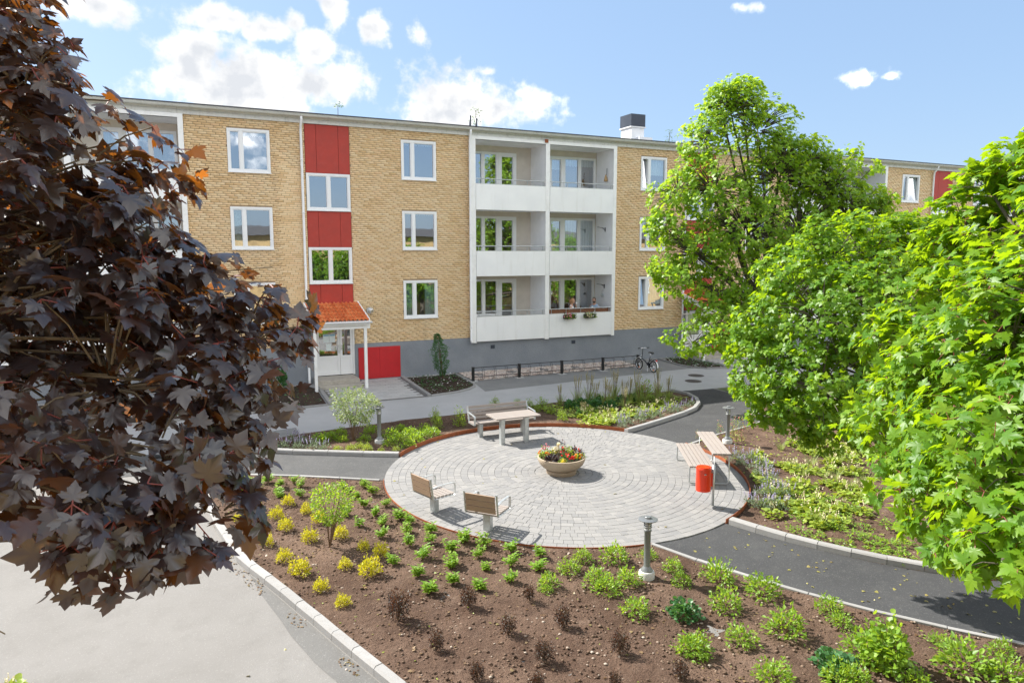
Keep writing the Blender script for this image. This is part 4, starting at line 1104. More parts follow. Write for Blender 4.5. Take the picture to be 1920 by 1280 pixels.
# --- flat two-level bench
ux = Vector((-.487, -.873, 0)); rz = atan2(ux.y, ux.x)
t = thing('flat_bench', 'backless slatted bench with a raised slatted shelf on steel loop legs', 'bench', frame_at(10.99, -13.25), rz)
# local x along the length (towards the near end), local y = to the right of the seat when seen from the circle
for i in range(6): yy = .05 + i * .095; slat('seat_slat', t, (0, yy, .425), (1.97, yy, .425), .080, .036)
for i in range(4): yy = .575 + i * .105; slat('shelf_slat', t, (-.12, yy, .70), (1.88, yy, .70), .092, .038)
for x in (.08, 1.86):
    b = MB(); b.tube([(x, .05, .40), (x, .03, .37), (x, .03, .03), (x, .07, .0), (x, .85, .0), (x, .895, .04), (x, .895, .64), (x, .87, .665)], .017, 8)
    b.tube([(x, .05, .385), (x, .57, .385), (x, .57, .665), (x, .89, .665)], .014, 8); b.build('leg_loop', M['galv'], t, smooth=True)
# --- red litter bin on a post
t = thing('litter_bin', 'bright red litter bin hung on a thin steel post on the paving', 'bin', frame_at(9.72, -16.13), radians(-24.8))
b = MB(); b.tube([(0, 0, -.05), (0, 0, .86)], .026, 10); b.build('post', M['galv'], t, smooth=True)
b = MB(); b.lathe([(.135, .33), (.150, .335), (.152, .36), (.155, .78), (.160, .79), (.160, .81), (.145, .835), (.02, .84)], 28, c=(-.21, -.01, 0)); bin_ = b.build('bin_body', M['red_bin'], t, autosmooth=40)
b = MB(); b.lathe([(.10, .838), (.10, .8425), (.02, .8425)], 20, c=(-.21, -.06, 0)); b.build('bin_opening', M['red_bin'], bin_)
b = MB(); b.box(-.07, -.025, -.03, .03, .42, .70); b.build('bracket', M['red_bin'], t)
b = MB(); b.box(-.24, -.20, -.172, -.160, .70, .725); b.build('keyhole_plate', M['chrome'], bin_)
# --- bollard path lamps
def path_lamp(x, y, label):
    t = thing('path_lamp', label, 'lamp', (x, y, gz(x, y)), 0, 'grey bollard lamps in the beds')
    b = MB(); b.lathe([(.128, -.05), (.132, .11), (.118, .135), (.10, .14)], 24); b.build('concrete_foot', M['concrete'], t, autosmooth=40)
    b = MB(); b.lathe([(.10, .14), (.095, .16), (.058, .21), (.052, .225), (.052, .80), (.056, .805), (.064, .81), (.064, .83), (.056, .835)], 20); b.build('pole', M['lamp_grey'], t, autosmooth=40)
    b = MB(); b.lathe([(.052, .835), (.052, .99)], 20); b.build('diffuser', M['lamp_glass'], t, autosmooth=40)
    for i in range(4):
        b = MB(); z = .865 + i * .032; b.lathe([(.056, z), (.066, z + .003), (.066, z + .009), (.056, z + .012)], 20); b.build('louvre', M['lamp_grey'], t, autosmooth=40)
    for i in range(3):
        b = MB(); a = i * 2 * pi / 3; b.tube([(.06 * cos(a), .06 * sin(a), .83), (.06 * cos(a), .06 * sin(a), 1.0)], .006, 6); b.build('stay', M['lamp_grey'], t)
    b = MB(); b.lathe([(.06, .985), (.152, .995), (.158, 1.000), (.158, 1.008), (.15, 1.012), (.065, 1.02)], 28); b.build('hat', M['lamp_grey'], t, autosmooth=30)
    b = MB(); b.lathe([(.052, 1.018), (.052, 1.045), (.046, 1.05)], 16); b.build('cap', M['lamp_grey'], t, autosmooth=30)
path_lamp(6.60, -18.19, 'grey bollard lamp among the shrubs beside the flush edging')
path_lamp(4.56, -8.93, 'grey bollard lamp beside the pale variegated shrub')
path_lamp(13.22, -12.62, 'grey bollard lamp behind the flat bench, beside rose bushes')
# --- planter bowl
PLC = (7.86, -13.02)
t = thing('planter_bowl', 'shallow round aggregate concrete bowl in the middle of the paving', 'planter', frame_at(*PLC))
b = MB(); b.lathe([(.33, -.02), (.35, .0), (.36, .09), (.33, .11)], 36); b.build('foot', M['aggregate_dark'], t, autosmooth=40)
b = MB(); b.lathe([(.32, .10), (.36, .115), (.44, .16), (.51, .23), (.55, .31), (.565, .37), (.560, .395), (.535, .40), (.52, .37), (.50, .33), (.02, .33)], 40); b.build('bowl', M['aggregate'], t, autosmooth=50)
b = MB(); b.lathe([(.50, .331), (.3, .37), (.02, .38)], 30); b.build('potting_soil', M['soil_dark'], t, smooth=True)
# --- bicycle rack
t = thing('bicycle_rack', 'long low black steel bicycle rack on posts along the cobbles', 'rack', (10.03, -1.97, gz(0, -1.97)))
for i, x in enumerate((0, 2.0, 3.95, 5.95, 7.75)):
    yy = .03 * i
    b = MB(); b.box(x - .045, x + .045, yy - .045, yy + .045, -.03, .56); b.box(x - .05, x + .05, yy - .05, yy + .05, .56, .575); b.build('rack_post', M['black'], t)
    b = MB(); b.box(x - .16, x + .16, yy - .13, yy + .13, -.03, .022); b.build('post_footing', M['concrete'], t)
for (z, dy) in ((.53, .05), (.16, .09)):
    b = MB(); b.tube([(0, dy, z), (7.75, dy + .12, z)], .014, 8); b.build('rail', M['black'], t, smooth=True)
for i in range(15):
    x = .38 + i * .505; yy = .03 * x / 2
    b = MB()
    for s in (-.035, .035):
        b.tube([(x + s, yy + .05, .53), (x + s, yy - .10, .50), (x + s, yy - .16, .30), (x + s, yy - .12, .10), (x + s, yy + .10, .06), (x + s, yy + .12, .16)], .007, 5)
    b.build('wheel_holder', M['black'], t)
# --- folding bicycle
def bicycle():
    a = Vector((17.66, -2.15, gz(0, -2.15) + .004)); c = Vector((17.70, -3.10, gz(0, -3.1) + .004))
    d = (a - c); rz = atan2(d.y, d.x)
    t = thing('bicycle', 'small-wheeled black folding bicycle with white mudguards by the rack end', 'bicycle', c, rz)
    R = .255; wb = .98
    def wheel(x):
        b = MB(); n = 32; r2 = .024
        vs = []; fs = []
        for i in range(n):
            for j in range(8):
                aa, bb = 2 * pi * i / n, 2 * pi * j / 8; rr = R - r2 + r2 * cos(bb); vs.append((x + rr * cos(aa), r2 * sin(bb), R + rr * sin(aa)))
        for i in range(n):
            for j in range(8): fs.append((i * 8 + j, ((i + 1) % n) * 8 + j, ((i + 1) % n) * 8 + (j + 1) % 8, i * 8 + (j + 1) % 8))
        b.add(vs, fs); w = b.build('wheel', M['rubber'], t, smooth=True)
        b = MB(); pts = [(x + (R - .05) * cos(2 * pi * i / n), 0, R + (R - .05) * sin(2 * pi * i / n)) for i in range(n + 1)]; b.tube(pts, .011, 6); b.build('rim', M['chrome'], w, smooth=True)
        b = MB()
        for i in range(16): aa = 2 * pi * i / 16; b.tube([(x, .02 * (-1) ** i, R), (x + (R - .05) * cos(aa), 0, R + (R - .05) * sin(aa))], .0022, 4)
        b.tube([(x, -.05, R), (x, .05, R)], .018, 8); b.build('spokes', M['chrome'], w)
        b = MB(); b.box(x - .03, x + .03, -.012, .012, R - .16, R - .12); b.build('reflector', M['orange_reflector'], w)
        b = MB(); vs = []; fs = []; m = 12
        for i in range(m + 1):
            aa = radians((20 if x > .5 else 25) + 120 * i / m) if x > .5 else radians(60 + 125 * i / m)
            for yy in (-.03, 0, .03): rr = R + .022 + (.010 if yy == 0 else 0); vs.append((x + rr * cos(aa), yy, R + rr * sin(aa)))
        fs = [(i * 3 + j, i * 3 + j + 1, i * 3 + j + 4, i * 3 + j + 3) for i in range(m) for j in range(2)]
        b.add(vs, fs); g_ = b.build('mudguard', M['frame'], t, smooth=True)
        return w
    wheel(0); wheel(wb)
    b = MB()
    bb = (.36, 0, .27)
    b.tube([(.80, 0, .50), (.58, 0, .43), bb], .026, 8); b.tube([bb, (.24, 0, .62)], .020, 8)
    for s in (-1, 1):
        b.tube([bb, (.15, .055 * s, .26), (0, .055 * s, R)], .011, 6); b.tube([(.26, .0, .52), (.12, .05 * s, .42), (0, .055 * s, R)], .009, 6)
        b.tube([(.80, .03 * s, .48), (.86, .05 * s, .42), (wb, .05 * s, R)], .013, 6)
    b.build('frame', M['navy'], t, smooth=True)
    b = MB(); b.tube([(.815, 0, .46), (.785, 0, .60), (.745, 0, .95)], .017, 8); b.build('handlebar_stem', M['black'], t, smooth=True)
    b = MB(); b.tube([(.70, -.27, .965), (.73, -.12, .96), (.745, 0, .955), (.73, .12, .96), (.70, .27, .965)], .012, 8); hb = b.build('handlebar', M['chrome'], t, smooth=True)
    for s in (-1, 1):
        b = MB(); b.tube([(.697, .17 * s, .966), (.685, .29 * s, .968)], .019, 8); b.build('grip', M['rubber'], hb, smooth=True)
        b = MB(); b.tube([(.75, .13 * s, .95), (.77, .24 * s, .93)], .007, 6); b.build('brake_lever', M['chrome'], hb)
    b = MB(); b.tube([(.24, 0, .60), (.20, 0, .80)], .014, 8); b.build('seat_post', M['chrome'], t, smooth=True)
    b = MB(); m = 10
    sec = [(-.13, .085, .80), (-.10, .095, .835), (-.02, .085, .835), (.06, .05, .83), (.13, .025, .825), (.15, .018, .81)]
    vs = []
    for x, hw, z in sec:
        for j in range(6): a_ = 2 * pi * j / 6; vs.append((.20 + x, hw * cos(a_), z + .025 * sin(a_)))
    fs = [(i * 6 + j, (i + 1) * 6 + j, (i + 1) * 6 + (j + 1) % 6, i * 6 + (j + 1) % 6) for i in range(5) for j in range(6)] + [(0, 1, 2, 3, 4, 5), (35, 34, 33, 32, 31, 30)]
    b.add(vs, fs); b.build('saddle', M['black'], t, smooth=True)
    b = MB()
    for s in (-1, 0, 1): b.tube([(.22, .04 * s, .535), (-.02, .05 * s, .545), (-.16, .05 * s, .545)], .006, 5)
    for s in (-1, 1): b.tube([(-.10, .05 * s, .545), (0, .058 * s, R)], .006, 5)
    b.build('luggage_rack', M['black'], t)
    b = MB(); b.box(-.20, -.165, -.035, .035, .50, .555); b.build('rear_light', M['red_reflector'], t)
    b = MB(); b.lathe([(.075, -.012), (.085, -.008), (.085, .008), (.075, .012)], 18, M=Matrix.Translation((.36, -.06, .27)) @ Matrix.Rotation(pi / 2, 4, 'X')); cr = b.build('chainring', M['black'], t)
    for s, dx, dz in ((-1, .09, -.12), (1, -.09, .12)):
        b = MB(); b.tube([(.36, .07 * s, .27), (.36 + dx, .08 * s, .27 + dz)], .009, 6); b.box(.36 + dx - .045, .36 + dx + .045, .085 * s - (.08 if s < 0 else 0), .085 * s + (.08 if s > 0 else 0), .26 + dz, .285 + dz); b.build('pedal', M['black'], t)
    b = MB(); b.tube([(.30, .09, .02), (.33, .05, .26)], .008, 6); b.build('kickstand', M['chrome'], t)
    b = MB(); b.lathe([(.03, -.03), (.035, .02), (.02, .03)], 12, M=Matrix.Translation((.83, 0, .62)) @ Matrix.Rotation(pi / 2, 4, 'Y')); b.build('head_lamp', M['chrome'], t, smooth=True)
bicycle()
# --- walking frame on wheels by the far red hatch
t = thing('rollator', 'dark wheeled walking frame parked in front of the far red hatch', 'rollator', (23.75, -.85, gz(0, -.85)), radians(15))
for x in (-.28, .28):
    for y in (-.24, .24):
        b = MB(); b.lathe([(.10, -.018), (.11, -.012), (.11, .012), (.10, .018)], 18, M=Matrix.Translation((x, y, .11)) @ Matrix.Rotation(pi / 2, 4, 'X')); w_ = b.build('wheel', M['rubber'], t)
        b = MB(); b.lathe([(.05, -.022), (.05, .022)], 12, M=Matrix.Translation((x, y, .11)) @ Matrix.Rotation(pi / 2, 4, 'X')); b.build('hub', M['galv'], w_)
for y in (-.24, .24):
    b = MB(); b.tube([(.28, y, .12), (.20, y, .50), (-.05, y, .80), (-.22, y, .88), (-.33, y, .88)], .014, 8); b.tube([(-.28, y, .12), (-.10, y, .52), (.08, y, .66)], .014, 8); b.build('side_frame', M['black'], t, smooth=True)
    b = MB(); b.tube([(-.24, y, .88), (-.36, y, .88)], .02, 8); b.build('grip', M['rubber'], t, smooth=True)
b = MB(); b.bbox(-.15, .12, -.22, .22, .50, .53, .008); b.build('seat', M['black'], t)
b = MB(); b.box(.10, .24, -.17, .17, .26, .44); b.build('basket', M['black'], t)
# --- reed mat and flower boxes on the lowest right balcony
t = thing('reed_mat', 'brown reed privacy mat behind the railing of the lowest right balcony', 'mat', (14.34, -.075, 2.315))
n = 60
b = MB()
for i in range(n):
    x0, x1 = 3.1 * i / n, 3.1 * (i + 1) / n - .006; h = .165 + .018 * sin(i * .55) + random.uniform(-.008, .008)
    b.box(x0, x1, -.006 + .002 * (i % 2), .006, -.03, h)
b.build('reeds', M['wicker'], t)
t = thing('watering_can', 'small teal watering can beside the reed mat', 'can', (14.40, .12, 2.27))
b = MB(); b.lathe([(.05, -.60), (.06, -.58), (.06, .06), (.03, .10)], 12, c=(.06, .1, 0)); b.build('can_body', M['teal'], t, smooth=True)

# ================================================================== the two people on the balcony
def skin_mesh(name, V, Eg, R, root, mat, parent, sub=2):
    me = bpy.data.meshes.new(name); me.from_pydata(V, Eg, []); me.update()
    o = link(name, me, parent)
    md = o.modifiers.new('skin', 'SKIN'); md.use_smooth_shade = True
    sv = me.skin_vertices[0].data
    for i, r in enumerate(R):
        sv[i].radius = (r, r) if not isinstance(r, tuple) else r; sv[i].use_root = (i == root)
    s = o.modifiers.new('sub', 'SUBSURF'); s.levels = s.render_levels = sub
    dg = bpy.context.evaluated_depsgraph_get()
    m2 = bpy.data.meshes.new_from_object(o.evaluated_get(dg)); m2.materials.clear()
    m2.polygons.foreach_set('use_smooth', [True] * len(m2.polygons))
    o.modifiers.clear(); o.data = m2; m2.name = name
    return o
def person(x, y, z, rz, label, shirt, hair, beard, long_hair, cup_side):
    """seated; local +x is where the person faces; z is the balcony floor"""
    p = thing('person', label, 'person', (x, y, z), rz)
    # body: pelvis 0, spine, chest, neck, head; arms; legs (one continuous surface)
    sx = cup_side
    V = [(0, 0, .50), (-.01, 0, .66), (0, 0, .82), (.01, 0, .97), (.02, 0, 1.05), (.035, 0, 1.13), (.05, 0, 1.235),
         (.0, .17, .95), (.04, .24, .70), (.26, .17, .74), (.36, .13, .80),
         (.0, -.17, .95), (.05, -.25, .70), (.25, -.18, .66), (.33, -.12, .70),
         (.06, .10, .48), (.43, .12, .49), (.40, .12, .08), (.52, .13, .04),
         (.06, -.10, .48), (.43, -.12, .49), (.38, -.12, .08), (.50, -.13, .04)]
    if sx > 0: V[9] = (.20, .23, .86); V[10] = (.17, .14, 1.06)
    else: V[13] = (.24, -.14, .82); V[14] = (.28, -.02, .86); V[9] = (.24, .14, .82); V[10] = (.28, .04, .85)
    Eg = [(0, 1), (1, 2), (2, 3), (3, 4), (4, 5), (5, 6), (3, 7), (7, 8), (8, 9), (9, 10), (3, 11), (11, 12), (12, 13), (13, 14), (0, 15), (15, 16), (16, 17), (17, 18), (0, 19), (19, 20), (20, 21), (21, 22)]
    R = [.13, .125, .135, .10, .055, .075, .085, .06, .046, .036, .030, .06, .046, .036, .030, .085, .06, .045, .04, .085, .06, .045, .04]
    body = skin_mesh('body', V, Eg, R, 0, M['skin'], p)
    # head shape: skull, jaw, nose, ears
    hb = MB(); hb.lathe([(.01, -.125), (.045, -.115), (.066, -.08), (.078, -.02), (.083, .04), (.072, .085), (.04, .115), (.005, .122)], 16)
    hv = [(v[0] * 1.14 + (.012 if v[2] < 0 else 0), v[1] * .93, v[2]) for v in hb.v]; hb.v = hv
    hb.lathe([(.004, -.02), (.013, -.018), (.011, 0), (.005, .035)], 8, c=(.095, 0, 0)); 
    for s in (-1, 1): hb.lathe([(.004, -.03), (.014, -.01), (.016, .015), (.006, .032)], 8, c=(0, s * .079, 0))
    hd = hb.build('head', M['skin'], p, (.055, 0, 1.21), smooth=True)
    for s in (-1, 1):
        e = MB(); e.lathe([(.003, -.008), (.010, -.004), (.010, .004), (.003, .008)], 8, c=(.087, s * .031, .012)); e.build('eye', M['eye'], hd, smooth=True)
        e = MB(); e.box(.088, .094, s * .031 - .017, s * .031 + .017, .030, .036); e.build('eyebrow', M[hair], hd)
    e = MB(); e.box(.088, .094, -.022, .022, -.062, -.052); e.build('mouth', M['lip'], hd)
    # hair: cap over the back and top
    h = MB(); n = 18; vs = []; rows = 8
    for i in range(rows + 1):
        ph = radians(90 - i * (112 if long_hair else 88) / rows)
        for j in range(n):
            th = 2 * pi * j / n; face = max(0, cos(th)); z = sin(ph)
            if face > .55 and z < .52: z = .52 + (z - .52) * .05
            r = cos(ph) if z <= .521 and face > .55 else cos(ph)
            if face > .55 and i > rows * .45: r = .83
            vs.append((r * cos(th) * .103 - .004, r * sin(th) * .088, z * .128 + .006 - (.05 * max(0, i - 5) / 3 if long_hair and face < .3 else 0)))
    h.add(vs, [(i * n + j, i * n + (j + 1) % n, (i + 1) * n + (j + 1) % n, (i + 1) * n + j) for i in range(rows) for j in range(n)])
    h.build('hair', M[hair], hd, smooth=True)
    if long_hair:
        h = MB(); h.lathe([(.01, -.14), (.045, -.10), (.06, -.03), (.05, .05)], 10, c=(-.085, 0, 0)); h.build('hair_tail', M[hair], hd, smooth=True)
    if beard:
        h = MB(); h.lathe([(.012, -.132), (.05, -.12), (.069, -.085), (.076, -.05), (.070, -.040)], 16); h.v = [(v[0] * 1.17 + .012, v[1] * .95, v[2]) for v in h.v]; h.build('beard', M[hair], hd, smooth=True)
    # shirt over torso and upper arms
    s_ = MB()
    sh = skin_mesh('shirt', [(0, 0, .47), V[1], V[2], V[3], (.018, 0, 1.035), V[7], V[8], V[11], V[12]], [(0, 1), (1, 2), (2, 3), (3, 4), (3, 5), (5, 6), (3, 7), (7, 8)], [.15, .145, .152, .115, .066, .074, .060, .074, .060], 0, M[shirt], p)
    tr = skin_mesh('trousers', [(0, 0, .49), V[15], V[16], V[17], V[19], V[20], V[21]], [(0, 1), (1, 2), (2, 3), (0, 4), (4, 5), (5, 6)], [.145, .10, .072, .058, .10, .072, .058], 0, M['trouser'], p)
    for o_, mk in ((body, 'skin'), (sh, shirt), (tr, 'trouser')): o_.data.materials.append(M[mk])
    # hands: palm and five fingers closed round the cup
    hands = [V[10], V[14]]
    for hi, hp in enumerate(hands):
        hp = Vector(hp); s = 1 if hi == 0 else -1
        verts = [tuple(hp), tuple(hp + Vector((.03, -.02 * s, .035)))]; ed = [(0, 1)]; rr = [.026, .030]
        for f in range(4):
            q = hp + Vector((.045, -.02 * s, .055 - .018 * f)); k0 = len(verts)
            verts += [tuple(q + Vector((.02, .012 * s, 0))), tuple(q + Vector((.030, -.015 * s, 0))), tuple(q + Vector((.022, -.045 * s, 0)))]; ed += [(1, k0), (k0, k0 + 1), (k0 + 1, k0 + 2)]; rr += [.010, .009, .008]
        k0 = len(verts); verts += [tuple(hp + Vector((.0, -.045 * s, .05))), tuple(hp + Vector((.012, -.06 * s, .075)))]; ed += [(1, k0), (k0, k0 + 1)]; rr += [.011, .009]
        ho = skin_mesh('hand', verts, ed, rr, 1, M['skin'], body, 1); ho.data.materials.append(M['skin'])
    cp = Vector(hands[0]) + Vector((.045, -.055, .045)) if sx > 0 else (Vector(hands[0]) + Vector(hands[1])) / 2 + Vector((.055, 0, .045))
    cw = p.matrix_basis
    return p, cp
def chair_under(x, y, z, rz, label):
    t = thing('balcony_chair', label, 'chair', (x, y, z), rz, 'chairs on the lowest right balcony')
    b = MB(); b.bbox(-.20, .24, -.22, .22, .485, .52, .008); b.build('seat', M['wood_brown'], t)
    b = MB(); b.box(-.24, -.20, -.22, .22, .52, .96); b.build('backrest', M['wood_brown'], t)
    for sx in (-.19, .21):
        for sy in (-.19, .19): b = MB(); b.box(sx - .018, sx + .018, sy - .018, sy + .018, 0, .485); b.build('leg', M['wood_brown'], t)
FZ = BAL_Z[0] + .19
for (x, y, rz, lab, sh, hr, bd, lg, sx, clab) in (
        (15.72, .42, radians(-38), 'person in a white top raising a white cup on the lowest right balcony', 'shirt_white', 'hair_fair', False, True, 1, 'brown wooden chair under the person in the white top'),
        (16.98, .50, radians(-142), 'bearded person in a light blue shirt seated on the lowest right balcony', 'shirt_blue', 'hair_dark', True, False, -1, 'brown wooden chair under the person in the blue shirt')):
    zz = FZ + .13
    p, cp = person(x, y, zz, rz, lab, sh, hr, bd, lg, sx)
    chair_under(x, y, FZ, rz, clab)
    wp = Matrix.Translation((x, y, zz)) @ Matrix.Rotation(rz, 4, 'Z') @ cp
    c = thing('cup', 'white cup held by the person in the white top' if sx > 0 else 'white cup held by the person in the blue shirt', 'cup', wp, 0)
    b = MB(); b.lathe([(.026, -.045), (.034, -.04), (.038, .045), (.034, .045), (.030, -.02), (.004, -.02)], 14); b.build('cup_body', M['cup'], c, smooth=True)
    b = MB(); b.tube([(.036, 0, .025), (.06, 0, .02), (.06, 0, -.015), (.035, 0, -.025)], .006, 6); b.build('cup_handle', M['cup'], c, smooth=True)
t = thing('balcony_table', 'small round table between the two seated people', 'table', (16.35, .35, FZ))
b = MB(); b.lathe([(.26, .76), (.27, .77), (.27, .79), (.26, .795)], 20); b.build('table_top', M['wood_brown'], t)
b = MB(); b.lathe([(.16, 0), (.16, .02), (.025, .04), (.025, .76)], 12); b.build('table_stem', M['black'], t)

# ================================================================== vegetation
vr = np.random.default_rng(21)
HALF = [(0.0, 0.02), (.10, -.06), (.28, -.13), (.48, -.14), (.43, -.02), (.37, .08), (.53, .11), (.76, .34), (.60, .38), (.62, .52), (.46, .48), (.31, .47), (.36, .68), (.25, .72), (.18, .84), (.0, 1.12)]
HALF_G = [(0.0, 0.02), (.10, -.05), (.26, -.11), (.50, -.17), (.42, -.03), (.32, .07), (.50, .09), (.60, .18), (.80, .36), (.60, .38), (.62, .54), (.44, .47), (.25, .44), (.36, .68), (.22, .70), (.16, .84), (.0, 1.14)]
HALF_LO = [(0.0, 0.0), (.42, -.12), (.40, .08), (.70, .36), (.36, .48), (.32, .70), (0, 1.05)]
def leaf_template(half, droop=.30, cup=.10):
    """palmate leaf: stalk end at the origin, tip along +y, face along +z; folds run along the veins"""
    right = half[1:-1]; left = [(-x, y) for x, y in right[::-1]]
    ol = [half[0]] + right + [half[-1]] + left
    vs = [(0, .22, .0)]
    for x, y in ol:
        r = hypot(x, y - .15); vs.append((x, y, -droop * r * r + cup * abs(x) * (1 if y > .0 else .5)))
    n = len(ol)
    fs = [(0, 1 + (i + 1) % n, 1 + i) for i in range(n)]
    fs = [f[::-1] for f in fs]
    return np.array(vs, float), np.array(fs, int)
T_MAPLE = leaf_template(HALF_G, .28, .08); T_MAPLE2 = leaf_template(HALF, .30, .08); T_MAPLE_LO = leaf_template(HALF_LO); T_MAPLE_MID = leaf_template([(0.0, 0.02), (.26, -.10), (.50, -.16), (.34, .06), (.56, .12), (.80, .36), (.60, .46), (.26, .45), (.34, .68), (.0, 1.13)], .28, .08)
T_OVAL = (np.array([(0, 0, 0), (.24, .30, .05), (.20, .65, .03), (0, 1, -.10), (-.20, .65, .03), (-.24, .30, .05), (0, .5, -.03)], float), np.array([(6, 0, 1), (6, 1, 2), (6, 2, 3), (6, 3, 4), (6, 4, 5), (6, 5, 0)]))
T_ROUND = (np.array([(0, 0, 0), (.42, .15, .06), (.5, .55, .04), (.25, .92, 0), (0, 1, -.04), (-.25, .92, 0), (-.5, .55, .04), (-.42, .15, .06), (0, .45, -.02)], float), np.array([(8, i, i + 1) for i in range(7)] + [(8, 7, 0)]))
T_LANCE = (np.array([(0, 0, 0), (.13, .35, .03), (0, 1, -.16), (-.13, .35, .03), (0, .4, -.02)], float), np.array([(4, 0, 1), (4, 1, 2), (4, 2, 3), (4, 3, 0)]))
T_BLADE = (np.array([(-.012, 0, 0), (.012, 0, 0), (.010, .5, .0), (-.010, .5, 0), (0, 1, -.10)], float), np.array([(0, 1, 2), (0, 2, 3), (3, 2, 4)]))
T_PETAL = (np.array([(0, 0, .0), (.5, .1, .1), (.3, .5, .0), (-.3, .5, .0), (-.5, .1, .1), (.25, -.45, .05), (-.25, -.45, .05)], float), np.array([(0, 1, 2), (0, 2, 3), (0, 3, 4), (0, 4, 6), (0, 6, 5), (0, 5, 1)]))
def nrm(a): return a / np.maximum(np.linalg.norm(a, axis=-1, keepdims=True), 1e-9)
def frames(tip, nor):
    y = nrm(tip); z = nrm(nor - y * (nor * y).sum(-1, keepdims=True)); x = np.cross(y, z)
    return np.stack([x, y, z], -1)                       # columns
def leaf_batch(tpl, pos, tip, nor, size):
    V, F = tpl; Fm = frames(tip, nor)
    pts = np.einsum('nij,vj->nvi', Fm, V) * size[:, None, None] + pos[:, None, :]
    n = len(pos); fs = (F[None] + (np.arange(n) * len(V))[:, None, None]).reshape(-1)
    return pts.reshape(-1, 3), fs
def rdir(n): return nrm(vr.normal(size=(n, 3)))
camR, camU, camF = np.array(_r), np.array(_u), np.array(_f)
def in_frame(P, margin=0.0):
    d = P - np.array(CAM); z = d @ camF; u = 1329.56 * (d @ camR) / z; v = 1329.56 * (d @ camU) / z
    return (z > .3) & (np.abs(u) < 960 + margin) & (np.abs(v) < 640 + margin)

